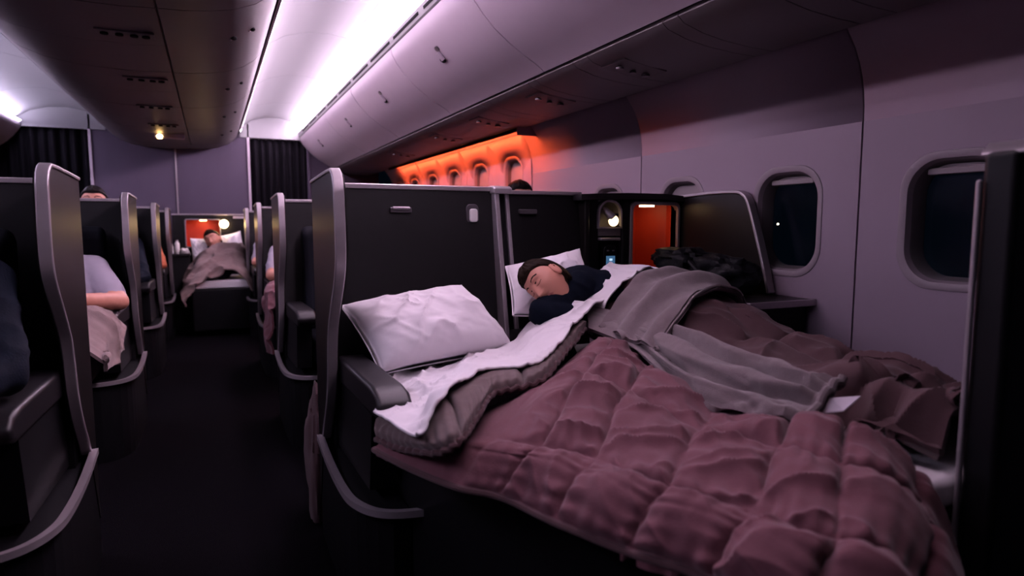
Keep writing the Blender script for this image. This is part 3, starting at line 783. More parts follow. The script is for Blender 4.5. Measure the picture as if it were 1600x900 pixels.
# seat track covers under the aisle-side bed
MB().prism([(1.02, .10), (1.00, .28), (.94, .30), (.90, .24), (.92, .10)], 'x', .46, .50).build('seat_track_cover', 'arm', b1, bevel=.008)
MB().prism([(.94, .06), (.925, .22), (.905, .23), (.895, .06)], 'x', .455, .475).build('track_lever', 'trim_dark', b1, bevel=.004)
lumpy('footrest_pad', (.60, .72, .38), (.09, .12, .05), 'arm', b1, 4, .1, 24)
D1 = [
    [(0.320, 1.434, 0.485), (0.367, 1.356, 0.550), (0.425, 1.262, 0.570), (0.534, 1.313, 0.575), (0.643, 1.365, 0.580), (0.752, 1.416, 0.590), (0.806, 1.442, 0.580)],
    [(0.370, 1.318, 0.475), (0.398, 1.247, 0.558), (0.435, 1.155, 0.585), (0.575, 1.238, 0.608), (0.715, 1.331, 0.620), (0.855, 1.434, 0.640), (0.903, 1.470, 0.605)],
    [(0.430, 1.179, 0.475), (0.442, 1.141, 0.568), (0.463, 1.075, 0.600), (0.618, 1.217, 0.632), (0.772, 1.349, 0.648), (0.927, 1.481, 0.664), (0.971, 1.522, 0.625)],
    [(0.488, 1.088, 0.480), (0.500, 1.055, 0.570), (0.522, 0.993, 0.600), (0.664, 1.126, 0.648), (0.806, 1.258, 0.678), (0.948, 1.391, 0.690), (0.992, 1.432, 0.620)],
    [(0.521, 0.931, 0.490), (0.535, 0.924, 0.574), (0.578, 0.901, 0.600), (0.701, 1.018, 0.636), (0.824, 1.135, 0.655), (0.947, 1.252, 0.655), (0.990, 1.293, 0.585)],
    [(0.566, 0.778, 0.500), (0.576, 0.772, 0.577), (0.616, 0.748, 0.600), (0.732, 0.837, 0.621), (0.848, 0.927, 0.625), (0.964, 1.016, 0.610), (1.012, 1.053, 0.570)],
    [(0.612, 0.653, 0.510), (0.622, 0.651, 0.581), (0.666, 0.642, 0.600), (0.769, 0.709, 0.626), (0.871, 0.776, 0.635), (0.974, 0.843, 0.625), (1.024, 0.876, 0.575)],
    [(0.621, 0.544, 0.510), (0.635, 0.545, 0.581), (0.683, 0.547, 0.600), (0.781, 0.618, 0.630), (0.879, 0.688, 0.641), (0.977, 0.759, 0.635), (1.010, 0.784, 0.585)],
    [(0.680, 0.470, 0.490), (0.700, 0.472, 0.560), (0.748, 0.498, 0.585), (0.844, 0.568, 0.606), (0.931, 0.637, 0.620), (1.012, 0.717, 0.615), (1.050, 0.760, 0.575)],
    [(0.719, 0.444, 0.380), (0.750, 0.442, 0.460), (0.818, 0.474, 0.490), (0.924, 0.545, 0.515), (0.999, 0.605, 0.530), (1.056, 0.662, 0.555), (1.075, 0.690, 0.530)],
    [(0.759, 0.430, 0.250), (0.790, 0.425, 0.310), (0.858, 0.455, 0.335), (0.965, 0.520, 0.350), (1.040, 0.575, 0.360), (1.080, 0.630, 0.370), (1.090, 0.660, 0.370)],
]
SH = [
    [(0.410, 1.640, 0.562), (0.500, 1.700, 0.570), (0.585, 1.720, 0.574), (0.695, 1.780, 0.578), (0.780, 1.830, 0.584), (0.840, 1.815, 0.618), (0.905, 1.790, 0.690), (0.985, 1.760, 0.738), (1.060, 1.640, 0.755)],
    [(0.380, 1.530, 0.572), (0.433, 1.430, 0.592), (0.500, 1.425, 0.618), (0.591, 1.520, 0.624), (0.682, 1.590, 0.628), (0.744, 1.560, 0.640), (0.837, 1.610, 0.690), (0.960, 1.640, 0.735), (1.050, 1.600, 0.754)],
    [(0.328, 1.373, 0.556), (0.345, 1.105, 0.588), (0.392, 1.115, 0.640), (0.478, 1.225, 0.652), (0.565, 1.300, 0.656), (0.668, 1.285, 0.660), (0.770, 1.360, 0.684), (0.912, 1.500, 0.720), (1.030, 1.573, 0.746)],
]
FL = [
    [(0.360, 1.472, 0.548), (0.381, 1.279, 0.578), (0.408, 1.210, 0.628), (0.493, 1.298, 0.640), (0.590, 1.376, 0.642), (0.680, 1.350, 0.645), (0.775, 1.420, 0.668), (0.920, 1.540, 0.705)],
    [(0.331, 1.400, 0.556), (0.358, 1.233, 0.580), (0.389, 1.128, 0.630), (0.472, 1.210, 0.646), (0.561, 1.304, 0.652), (0.680, 1.310, 0.658), (0.790, 1.400, 0.684), (0.930, 1.525, 0.714)],
    [(0.301, 1.328, 0.545), (0.334, 1.188, 0.560), (0.371, 1.046, 0.606), (0.450, 1.122, 0.632), (0.533, 1.231, 0.642), (0.668, 1.257, 0.654), (0.790, 1.369, 0.688), (0.935, 1.513, 0.712)],
]
TB = [
    [(1.010, 1.650, 0.748), (1.000, 1.624, 0.742), (.990, 1.598, 0.736), (.978, 1.572, 0.728), (.966, 1.546, 0.716), (.952, 1.520, 0.700)],
    [(1.060, 1.485, 0.735), (1.047, 1.463, 0.726), (1.034, 1.441, 0.715), (1.020, 1.419, 0.702), (1.006, 1.397, 0.690), (.990, 1.372, 0.672)],
    [(1.070, 1.296, 0.718), (1.046, 1.273, 0.706), (1.023, 1.251, 0.694), (0.999, 1.228, 0.682), (0.976, 1.206, 0.670), (0.952, 1.183, 0.662)],
    [(1.055, 1.129, 0.704), (1.025, 1.106, 0.692), (0.994, 1.083, 0.680), (0.964, 1.059, 0.667), (0.933, 1.036, 0.658), (0.903, 1.013, 0.650)],
    [(1.054, 0.975, 0.696), (1.026, 0.962, 0.684), (0.997, 0.949, 0.672), (0.969, 0.936, 0.660), (0.940, 0.923, 0.650), (0.912, 0.910, 0.646)],
    [(1.047, 0.870, 0.694), (1.023, 0.863, 0.684), (0.999, 0.856, 0.675), (0.974, 0.849, 0.665), (0.950, 0.842, 0.656), (0.926, 0.835, 0.650)],
    [(1.067, 0.798, 0.694), (1.042, 0.794, 0.685), (1.018, 0.790, 0.676), (0.993, 0.787, 0.667), (0.969, 0.783, 0.659), (0.944, 0.779, 0.652)],
]
for row in D1[:8]:      # the aisle-side hem spreads outwards as it falls
    x, y, z = row[0]; k = (1 - .530) / (1 - z); row[0] = (x * k, y * k, .530)
    a, b = np.array(row[0]), np.array(row[2]); row[1] = tuple(a * .5 + b * .5 + np.array([0, 0, .016]))
for row in TB[2:]:
    for k, dz in ((3, .006), (4, .014), (5, .022)): row[k] = (row[k][0], row[k][1], row[k][2] - dz)
for k in range(5): SH[0][k] = (SH[0][k][0], SH[0][k][1] + .09, SH[0][k][2] - .002)
def wrinkle(x, y, seed, f=9.0, ang=.6, st=3.5):
    """long soft creases running along direction ang"""
    u = x * math.cos(ang) + y * math.sin(ang); v = -x * math.sin(ang) + y * math.cos(ang)
    wob = fbm(x * 5, y * 5, seed + 3) * .25
    return ridge(u * f / st + wob * 3, v * f + wob * 6, seed) ** 3

# --- quilt of the aisle-side bed
def q1(s, t, P):
    x, y, z = P[..., 0], P[..., 1], P[..., 2]
    wob = fbm(s * 1.3, t * 1.3, 5) * .16
    ds = np.min([np.abs(s + wob - k) for k in (2.05, 3, 4, 5, 6.1, 7.3, 8.7)], axis=0)
    dt = np.min([np.abs(t + wob - k) for k in (.02, 2.0, 3.55, 5.1)], axis=0)
    d = seam(ds, .06) * seam(dt, .07)
    big = (1 - np.exp(-ds / .30)) * (1 - np.exp(-dt / .40))
    xx, yy = x + z * .35, y - z * .35
    w1 = (wrinkle(xx, yy, 11, 10, 2.3, 3.2) - .35) * .019 + (wrinkle(xx, yy, 23, 16, 2.7, 3.5) - .35) * .014 + (wrinkle(xx, yy, 29, 22, 1.2, 3.0) - .35) * .005
    pk = np.exp(-dt / .30) * np.sin(s * 2 * PI * 3.3 + 9 * fbm(x * 6, y * 6, 4)) * .0035 + np.exp(-ds / .22) * np.sin(t * 2 * PI * 2.6 + 9 * fbm(x * 6, y * 6, 14)) * .0030
    m = np.clip((s - 1.9) / 1.3, .12, 1)
    return (.010 * d + .015 * big + w1 * d + fbm(x * 7, y * 7, 31) * .016 + pk * d) * m + .002
quilt1 = thing('quilt', 'mauve box-stitched quilt folded open over the empty aisle-side bed', 'quilt')
o, PD1 = patch('cover', D1, 330, 260, 'duvet', quilt1, q1, .022)
def q2(s, t, P):
    d = seam(np.abs(s - 2.0), .06) * seam(np.min([np.abs(t - k) for k in (2.3, 4.6)], axis=0), .06)
    x, y = P[..., 0], P[..., 1]
    pk = np.exp(-(2 - s) / .35) * np.sin(t * 2 * PI * 5 + 3 * fbm(x * 8, y * 8, 2)) * .0035
    return .014 * d + fbm(x * 14, y * 14, 8) * .010 + pk + .004 + (wrinkle(x, y, 5, 15, .3) - .4) * .004
o, PF = patch('folded_edge', FL, 60, 220, 'taupe', quilt1, q2, .018)
o['label'] = 'taupe lining of the folded-back quilt edge'
def piping(P, name, m, parent, r=.006, step=2, dz=-.006):
    pts = [tuple(p + np.array([0, 0, dz])) for p in P[::step]]
    return MB().tube(pts, r, 8).build(name, m, parent, smooth=True)
piping(PF[-1], 'piping', 'duvet2', quilt1, .0065)
piping(PD1[:, 0], 'piping', 'duvet2', quilt1, .0065, 3)

# --- white top sheet turned back over the quilt
def qs(s, t, P):
    x, y = P[..., 0], P[..., 1]
    return fbm(x * 10, y * 10, 41) * .016 + (wrinkle(x, y, 47, 12, 1.2, 4) - .35) * .016 + (wrinkle(x, y, 53, 20, .5, 4) - .35) * .010 + (wrinkle(x, y, 57, 26, 2.0, 3) - .35) * .005 + .006 + .024 * np.clip(s - .6, 0, 1)
sh1 = thing('top_sheet', 'white linen sheet turned back over the folded quilt edge', 'sheet')
o, PS1 = patch('linen', SH, 90, 260, 'sheet', sh1, qs, .004)
piping(PS1[-1], 'hem', 'sheet', sh1, .0035, 2, -.002)

# --- bed of the sleeping woman: surface over her body
RY_ = [.62, .715, .83, .98, 1.16, 1.32, 1.45, 1.535, 1.69, 1.78, 1.9]
RZ_ = [.650, .685, .713, .690, .705, .785, .806, .812, .826, .830, .82]
FX = [.97, 1.0, 1.04, 1.09, 1.16, 1.25, 1.33, 1.40, 1.45, 1.50]
FV = [0, .10, .34, .62, .90, 1.0, .88, .45, .12, 0]
def surf2(x, y):
    top = np.interp(y, RY_, RZ_); base = np.interp(y, [.62, .8, 1.0, 1.3, 1.6, 1.9], [.575, .585, .61, .635, .655, .66])
    base = base - np.clip((x - 1.25) * .2, 0, .05)
    f = np.interp(x, FX, FV)
    z = base + (top - base) * f
    z = z + .035 * np.exp(-((x - 1.08) / .05) ** 2) * np.clip((1.02 - y) / .15, 0, 1)
    return z
def smooth_surf(fn, xs, ys, it=10):
    X_, Y_ = np.meshgrid(xs, ys, indexing='ij'); Zv = fn(X_, Y_)
    for _ in range(it):
        Zp = np.pad(Zv, 1, mode='edge')
        Zv = (Zp[:-2, 1:-1] + Zp[2:, 1:-1] + Zp[1:-1, :-2] + Zp[1:-1, 2:] + 4 * Zv) / 8
    return np.stack([X_, Y_, Zv], -1)
ys = np.linspace(.66, 1.74, 330); xs = np.linspace(1.0, 1.49, 200)
base2 = smooth_surf(surf2, xs, ys, 40)
base2[..., 0] += (.13 * np.clip((.95 - base2[..., 1]) / .2, 0, 1)) * np.clip((1.2 - base2[..., 0]) / .2, 0, 1)
def put(base, disp):
    n = gnormals(base)
    if n[..., 2].mean() < 0: n = -n
    return base + n * disp[..., None]
X_, Y_ = base2[..., 0], base2[..., 1]
wob = fbm(X_ * 5, Y_ * 5, 6) * .12
sd = (Y_ - .66 + .35 * (X_ - 1.0)) / .20 + wob; td = (X_ - 1.075) / .17 + wob
ds, dt = dist_int(sd), dist_int(td)
d = seam(ds, .06) * seam(dt, .06); big = (1 - np.exp(-ds / .2)) * (1 - np.exp(-dt / .2))
disp = .008 * d + .016 * big + ((wrinkle(X_, Y_, 61, 11, 1.9, 3) - .35) * .028 + (wrinkle(X_, Y_, 67, 17, 2.4, 3) - .35) * .018) * d + fbm(X_ * 7, Y_ * 7, 71) * .022
disp = disp + np.exp(-dt / .15) * np.sin(Y_ * 75 + 8 * fbm(X_ * 8, Y_ * 8, 77)) * .003 * d
disp = disp * (1 - .55 * np.exp(-((Y_ - 1.48) / .22) ** 4))
P2 = put(base2, disp)
quilt2 = thing('quilt', 'brown-mauve quilt drawn over the sleeping woman', 'quilt')
grid_obj('cover', P2, 'duvet2', quilt2, .018)
piping(P2[0], 'piping', 'taupe', quilt2, .006, 3, -.004)
# white sheet around her shoulders
def over(xr, yr, off, nx, ny, skew=0.0, it=25, ext=0.0):
    xs = np.linspace(*xr, nx); v = np.linspace(0, 1, ny)
    X_, V = np.meshgrid(xs, v, indexing='ij')
    y0 = yr[0] + skew * (X_ - xr[0]); y1 = yr[1] + skew * (X_ - xr[0])
    Y_ = y0 + (y1 - y0) * V
    Zv = surf2(X_, Y_)
    for _ in range(it):
        Zp = np.pad(Zv, 1, mode='edge'); Zv = (Zp[:-2, 1:-1] + Zp[2:, 1:-1] + Zp[1:-1, :-2] + Zp[1:-1, 2:] + 4 * Zv) / 8
    return np.stack([X_, Y_, Zv], -1)
B = over((.985, 1.43), (1.55, 1.775), .03, 150, 90, .45)
X_, Y_ = B[..., 0], B[..., 1]
sh2 = thing('top_sheet', 'white linen sheet over the sleeping woman\'s shoulders', 'sheet')
grid_obj('linen', put(B, .034 + fbm(X_ * 9, Y_ * 9, 83) * .016 + (wrinkle(X_, Y_, 85, 11, 1.0, 4) - .35) * .016 + (wrinkle(X_, Y_, 87, 18, 2.0, 3) - .35) * .008), 'sheet', sh2, .004)
# grey fleece throw: a band across her hips and a tail running down between the beds
thr = thing('fleece_throw', 'grey fleece blanket across the woman\'s hips, tail trailing between the beds', 'blanket')
B = over((1.0, 1.44), (1.26, 1.50), .03, 170, 150, .32)
X_, Y_ = B[..., 0], B[..., 1]
vv = np.linspace(0, 1, 150)[None, :]
fold = (.5 + .5 * np.sin(2 * PI * (vv * 2.0 + 2.0 * (X_ - 1.0)) + 7 * fbm(X_ * 4, Y_ * 4, 91))) * (.35 + .65 * vnoise(X_ * 7, vv * 3 + 0 * X_, 95)) 
hemup = .010 * np.exp(-((vv - .03) / .03) ** 2)
PB = put(B, .036 + .034 * fold ** 1.5 + fbm(X_ * 10, Y_ * 10, 93) * .010 + hemup)
grid_obj('hip_wrap', PB, 'fleece', thr, .010)
def qt(s, t, P):
    x, y = P[..., 0], P[..., 1]
    ph = t * PI * .62 + .9 * np.sin(s * .8 + .6) + 5.0 * fbm(s * .45, t * .35, 97)
    w = np.clip((s - .7) / 1.8, .03, 1)
    edge = np.clip((5.85 - s) / .5, .35, 1)
    return (.030 * np.abs(np.sin(ph)) ** 1.2 + fbm(x * 12, y * 12, 99) * .008) * w * edge + .012 + .006 * np.exp(-((s - 5.93) / .05) ** 2)
o, PT = patch('tail', TB, 260, 150, 'fleece', thr, qt, .012)
piping(PT[-4], 'hem', 'fleece', thr, .008, 2, .0)
e = PT[-1]; c0 = e[62]; c1 = e[88]
dv = np.array([.026, -.034, 0.0]); up = np.array([0, 0, .004])
tg = MB()
q = [c0 + up * .5 - np.array([0, 0, .012]), c1 - np.array([0, 0, .012]), c1 + dv * .8 + np.array([0, 0, -.004]), c0 + dv + np.array([.012, 0, -.002])]
tg.add(q + [p - np.array([0, 0, .0025]) for p in q], [(0, 1, 2, 3), (7, 6, 5, 4), (0, 1, 5, 4), (1, 2, 6, 5), (2, 3, 7, 6), (3, 0, 4, 7)]).build('care_tag', 'tag', thr)

# --- pillows
def pillow(name, label, TL, TR, BR, BL, th, m, seed, group=None):
    root = thing(name, label, 'pillow', group)
    n = 70; u = np.linspace(-1, 1, n); U_, V_ = np.meshgrid(u, u, indexing='ij')
    TL, TR, BR, BL = [np.array(p, float) for p in (TL, TR, BR, BL)]
    # pinch the outline between the corners
    pu = U_ * (1 - .045 * (1 - V_ ** 2)); pv = V_ * (1 - .045 * (1 - U_ ** 2))
    a = (pu + 1)[..., None] / 2; b = (pv + 1)[..., None] / 2
    base = BL * (1 - a) * (1 - b) + BR * a * (1 - b) + TL * (1 - a) * b + TR * a * b
    nn = np.cross(TR - TL + BR - BL, TL - BL + TR - BR); nn /= np.linalg.norm(nn)
    if nn[1] > 0: nn = -nn
    prof = ((1 - np.abs(U_) ** 2.4) * (1 - np.abs(V_) ** 2.4)).clip(0, 1) ** .48
    sag = 1 - .18 * V_
    rad = np.arctan2(V_, U_); rr = np.hypot(U_, V_)
    cre = (np.sin(rad * 9 + seed + 4 * fbm(U_ * 2 + 5, V_ * 2, seed)) * .5 + .5) ** 2 * np.clip(rr - .45, 0, 1) * .010
    wr = (wrinkle(U_ * .25, V_ * .18, seed, 14, .8, 3) - .35) * .018 + (wrinkle(U_ * .25, V_ * .18, seed + 20, 24, 2.2, 3) - .35) * .007 + fbm(U_ * 2.2 + 9, V_ * 2.2, seed + 2) * .018
    mask = prof
    F_ = base + nn * ((th * .62 * prof * sag) + (wr - cre) * mask)[..., None]
    Bk = base - nn * (th * .38 * prof)[..., None]
    V = np.concatenate([F_.reshape(-1, 3), Bk.reshape(-1, 3)]); o_ = n * n; Fc = []
    for i in range(n - 1):
        for j in range(n - 1):
            q = (i * n + j, (i + 1) * n + j, (i + 1) * n + j + 1, i * n + j + 1)
            Fc.append(q); Fc.append(tuple(k + o_ for k in q[::-1]))
    rim = [j for j in range(n)] + [i * n + n - 1 for i in range(1, n)] + [(n - 1) * n + j for j in range(n - 2, -1, -1)] + [i * n for i in range(n - 2, 0, -1)]
    mb = MB(); mb.v = V.tolist(); mb.f = Fc
    ob = mb.build('case', m, root, smooth=True)
    bm = bmesh.new(); bm.from_mesh(ob.data); bmesh.ops.remove_doubles(bm, verts=bm.verts, dist=2e-4); bm.to_mesh(ob.data); bm.free()
    rp = base.reshape(-1, 3)
    MB().tube([tuple(rp[k]) for k in rim[::3]] + [tuple(rp[rim[0]])], .0028, 6).build('seam_piping', m, root, smooth=True)
    return root
pillow('pillow', 'large white pillow leaning on the empty bed\'s dark back panel', (.335, 1.905, .760), (.715, 1.91, .805), (.860, 1.82, .600), (.405, 1.72, .588), .19, 'pillow', 3)
pillow('pillow', 'white pillow under the sleeping woman\'s head', (.872, 1.915, .860), (1.178, 1.955, .912), (1.15, 1.80, .675), (.845, 1.80, .715), .13, 'pillow', 8)


# ------------------------------------------------------------------ PEOPLE
def capsule(mb, p, q, r0, r1, n=14, m=5):
    p, q = Vector(p), Vector(q); d = (q - p)
    if d.length < 1e-6: d = Vector((0, 0, 1e-4))
    dn = d.normalized(); path = []; rad = []
    for k in range(m + 1):
        a = -PI / 2 + (PI / 2) * k / m
        path.append(p + dn * (r0 * math.sin(a))); rad.append(max(r0 * math.cos(a), 1e-4))
    for k in range(m + 1):
        a = (PI / 2) * k / m
        path.append(q + dn * (r1 * math.sin(a))); rad.append(max(r1 * math.cos(a), 1e-4))
    u = dn.orthogonal().normalized(); w_ = dn.cross(u); vs = []; fs = []
    for c, r in zip(path, rad):
        for k in range(n):
            t = 2 * PI * k / n; vs.append(c + (u * math.cos(t) + w_ * math.sin(t)) * r)
    L = len(path)
    for i in range(L - 1):
        for k in range(n): fs.append((i * n + k, i * n + (k + 1) % n, (i + 1) * n + (k + 1) % n, (i + 1) * n + k))
    fs += [tuple(range(n - 1, -1, -1)), tuple((L - 1) * n + k for k in range(n))]
    mb.add(vs, fs)
def head_arrays(c, up, fwd, sc=1.0, nu=110, nv=84):
    up = np.array(up, float); up /= np.linalg.norm(up); fwd = np.array(fwd, float); fwd -= up * fwd.dot(up); fwd /= np.linalg.norm(fwd)
    side = np.cross(fwd, up)
    T = np.linspace(0, 2 * PI, nu, endpoint=False); Ph = np.linspace(-PI / 2 + .001, PI / 2 - .001, nv)
    Ph, T = np.meshgrid(Ph, T, indexing='ij')
    d = np.stack([np.cos(Ph) * np.sin(T), np.cos(Ph) * np.cos(T), np.sin(Ph)], -1)
    x, y, z = d[..., 0] * .074, d[..., 1] * .094, d[..., 2] * .114
    t = np.clip(-z / .114, 0, 1); fr = np.clip(d[..., 1], 0, 1)
    x = x * (1 - .34 * t ** 1.4); y = np.where(y < 0, y * (1 - .55 * t), y * (1 + .02 * t))
    y = np.where(y > 0, y * (1 - .10 * np.exp(-(x / .06) ** 2) * (z > -.2)), y)
    g = lambda a, b: np.exp(-(a / b) ** 2)
    F = np.clip(d[..., 1] * 3, 0, 1)
    nose = np.interp(z, [-.048, -.040, -.030, .0, .02, .03], [0, .012, .026, .012, .004, 0]) * g(x, .0125 + .004 * (z < -.02))
    ax = np.abs(x)
    f = nose - .008 * g(ax - .031, .017) * g(z - .012, .012) + .0075 * g(ax - .031, .013) * g(z - .009, .008)
    f += .004 * g(ax - .028, .02) * g(z - .034, .009)
    f += .0065 * g(x, .02) * g(z + .0555, .0050) + .0070 * g(x, .018) * g(z + .067, .0055) - .002 * g(x, .024) * g(z + .061, .0025)
    f += .006 * g(x, .022) * g(z + .096, .014) + .005 * g(ax - .042, .018) * g(z + .018, .018)
    y = y + f * F
    loc = np.stack([x, y, z], -1)
    P = np.array(c) + sc * (x[..., None] * side + y[..., None] * fwd + z[..., None] * up)
    faces = []; fl = []
    for i in range(nv - 1):
        for j in range(nu):
            j2 = (j + 1) % nu; faces.append((i * nu + j, i * nu + j2, (i + 1) * nu + j2, (i + 1) * nu + j))
    faces.append(tuple(range(nu - 1, -1, -1))); faces.append(tuple((nv - 1) * nu + j for j in range(nu)))
    lc = loc.reshape(-1, 3)
    mi = []
    for q in faces:
        m = lc[list(q)].mean(0); a = abs(m[0]); k = 0
        if m[1] > .03:
            if a < .023 - abs(m[2] + .061) * .6 and -.074 < m[2] < -.050: k = 1
            elif .013 < a < .050 and abs(m[2] - (.034 + .006 * math.sin((a - .013) / .037 * PI) - .05 * max(0, a - .036))) < .0032: k = 2
            elif abs(a - .031) < .015 and abs(m[2] - (.002 + 14 * (a - .031) ** 2)) < .0010: k = 2
        mi.append(k)
    V = P.reshape(-1, 3).tolist()
    # ears
    for sgn in (-1, 1):
        nn, mm = 16, 10; o = len(V); ev = []
        for i in range(mm):
            for j in range(nn):
                a = 2 * PI * j / nn; b = -PI / 2 + PI * i / (mm - 1)
                ey, ez = math.cos(b) * math.cos(a) * .019, math.sin(b) * .033; ex = math.cos(b) * math.sin(a) * .010
                dent = -.006 * math.exp(-((ey - .003) / .009) ** 2 - (ez / .016) ** 2)
                X_ = sgn * (.075 + max(ex, -.004) + (dent if ex > 0 else 0)); Yv = -.008 + ey - .15 * ez * 0 - .2 * max(ex, 0); Zv = -.008 + ez
                ev.append(np.array(c) + sc * (X_ * side + Yv * fwd + Zv * up))
        V += [list(p) for p in ev]
        for i in range(mm - 1):
            for j in range(nn):
                faces.append((o + i * nn + j, o + i * nn + (j + 1) % nn, o + (i + 1) * nn + (j + 1) % nn, o + (i + 1) * nn + j)); mi.append(0)
    return V, faces, mi, (np.array(c, float), side, fwd, up, sc)
def hair_obj(fr, m, parent, seed=1, length=0.0, nu=90, nv=70):
    c, side, fwd, up, sc = fr
    T = np.linspace(0, 2 * PI, nu, endpoint=False); Ph = np.linspace(-PI / 2 + .001, PI / 2 - .001, nv)
    Ph, T = np.meshgrid(Ph, T, indexing='ij')
    d = np.stack([np.cos(Ph) * np.sin(T), np.cos(Ph) * np.cos(T), np.sin(Ph)], -1)
    # hairline: front only above the brow, sides behind the ear
    line = np.interp(d[..., 1], [-1, -.35, -.05, .25, .6, 1], [-.75 - length, -.55 - length, .02, .36, .52, .55])
    k = np.clip((d[..., 2] - line) / .10, 0, 1); k = k * k * (3 - 2 * k)
    st = (vnoise(T * 22, Ph * 3, seed) - .5) * .05 + (vnoise(T * 7, Ph * 2, seed + 1) - .5) * .05
    r = .88 + k * (.20 + st)
    x, y, z = d[..., 0] * .076 * r, d[..., 1] * .096 * r, d[..., 2] * .114 * r
    P = c + sc * (x[..., None] * side + y[..., None] * fwd + z[..., None] * up)
    faces = [(i * nu + j, i * nu + (j + 1) % nu, (i + 1) * nu + (j + 1) % nu, (i + 1) * nu + j) for i in range(nv - 1) for j in range(nu)]
    faces += [tuple(range(nu - 1, -1, -1)), tuple((nv - 1) * nu + j for j in range(nu))]
    mb = MB(); mb.v = P.reshape(-1, 3).tolist(); mb.f = faces
    return mb.build('hair', m, parent, smooth=True)
def person(label, caps, head, hair, voxel=.010, group=None, smooth=6, hlen=0.0, hd=(110, 84)):
    """caps: (p, q, r0, r1, material) tapered limbs fused into one skin; head: (centre, up, forward, scale)"""
    root = thing('person', label, 'person', group)
    mb = MB()
    for p, q, a, b, m in caps: capsule(mb, p, q, a, b)
    me = bpy.data.meshes.new('tmp'); me.from_pydata(mb.v, [], mb.f); me.update()
    ob = bpy.data.objects.new('tmp', me); COL.objects.link(ob)
    md = ob.modifiers.new('r', 'REMESH'); md.mode = 'VOXEL'; md.voxel_size = voxel
    ms = ob.modifiers.new('s', 'SMOOTH'); ms.factor = .5; ms.iterations = smooth
    dg = bpy.context.evaluated_depsgraph_get()
    ev = bpy.data.meshes.new_from_object(ob.evaluated_get(dg))
    nvt = len(ev.vertices); co = np.zeros(nvt * 3); ev.vertices.foreach_get('co', co); co = co.reshape(-1, 3)
    faces = [tuple(p.vertices) for p in ev.polygons]
    bpy.data.objects.remove(ob); bpy.data.meshes.remove(me)
    keys = []
    for c in caps:
        if c[4] not in keys: keys.append(c[4])
    for k in ('skin', 'lips', hair):
        if k not in keys: keys.append(k)
    cen = np.array([co[list(f)].mean(0) for f in faces])
    best = np.full(len(cen), 1e9); mi = np.zeros(len(cen), int)
    for p, q, a, b, m in caps:
        p = np.array(p, float); q = np.array(q, float); d = q - p; L2 = max(d.dot(d), 1e-9)
        t = np.clip((cen - p) @ d / L2, 0, 1); dist = np.linalg.norm(cen - (p + t[:, None] * d), axis=1) - (a + (b - a) * t)
        sel = dist < best; best[sel] = dist[sel]; mi[sel] = keys.index(m)
    # soft cloth folds on the clothed vertices
    cl = np.zeros(nvt); nrm = np.zeros(nvt * 3); ev.vertices.foreach_get('normal', nrm); nrm = nrm.reshape(-1, 3)
    sk = keys.index('skin')
    for f, k in zip(faces, mi):
        if k != sk:
            for q in f: cl[q] = 1
    hsh = fbm(co[:, 0] * 16 + co[:, 2] * 12, co[:, 1] * 16 - co[:, 2] * 9, 7) * .016 + (ridge(co[:, 0] * 10 + co[:, 2] * 14, co[:, 1] * 10 + co[:, 2] * 6, 9) ** 3 - .3) * .006
    co = co + nrm * (hsh * cl)[:, None]
    V = co.tolist(); mi = mi.tolist(); fr = None
    if head:
        hv, hf, hm, fr = head_arrays(*head, *hd)
        o = len(V); V += hv; faces += [tuple(i + o for i in f) for f in hf]
        mp = [keys.index('skin'), keys.index('lips'), keys.index(hair)]; mi += [mp[k] for k in hm]
    me = bpy.data.meshes.new('body'); me.from_pydata(V, [], faces); me.update()
    for k in keys: me.materials.append(MT[k])
    me.polygons.foreach_set('material_index', mi)
    for p in me.polygons: p.use_smooth = True
    bd = bpy.data.objects.new('body', me); COL.objects.link(bd); bd.parent = root
    if fr is not None: hair_obj(fr, hair, root, 3, hlen)
    return root
def hand(caps, wrist, d, n, m='skin', s=1.0, curl=.5):
    """palm and five fingers; d = direction of the hand, n = back-of-hand normal"""
    d = Vector(d).normalized(); n = Vector(n); n = (n - d * n.dot(d)).normalized(); w_ = d.cross(n); W = Vector(wrist)
    for k in (-1, 0, 1): caps.append((W + w_ * .018 * k * s, W + d * .075 * s + w_ * .024 * k * s, .016 * s, .013 * s, m))
    for k, L in enumerate((.070, .080, .074, .056)):
        b = W + d * .080 * s + w_ * (.031 - .021 * k) * s
        d1 = (d - n * curl * .6).normalized(); d2 = (d - n * curl * 1.8).normalized()
        mid = b + d1 * L * .5 * s; caps.append((b, mid, .0095 * s, .0085 * s, m)); caps.append((mid, mid + d2 * L * .5 * s, .0085 * s, .007 * s, m))
    b = W + d * .02 * s + w_ * .028 * s; t1 = b + (d * .7 + w_ * .6 - n * .3).normalized() * .04 * s
    caps.append((b, t1, .0115 * s, .010 * s, m)); caps.append((t1, t1 + (d * .9 + w_ * .1 - n * .4).normalized() * .03 * s, .010 * s, .008 * s, m))

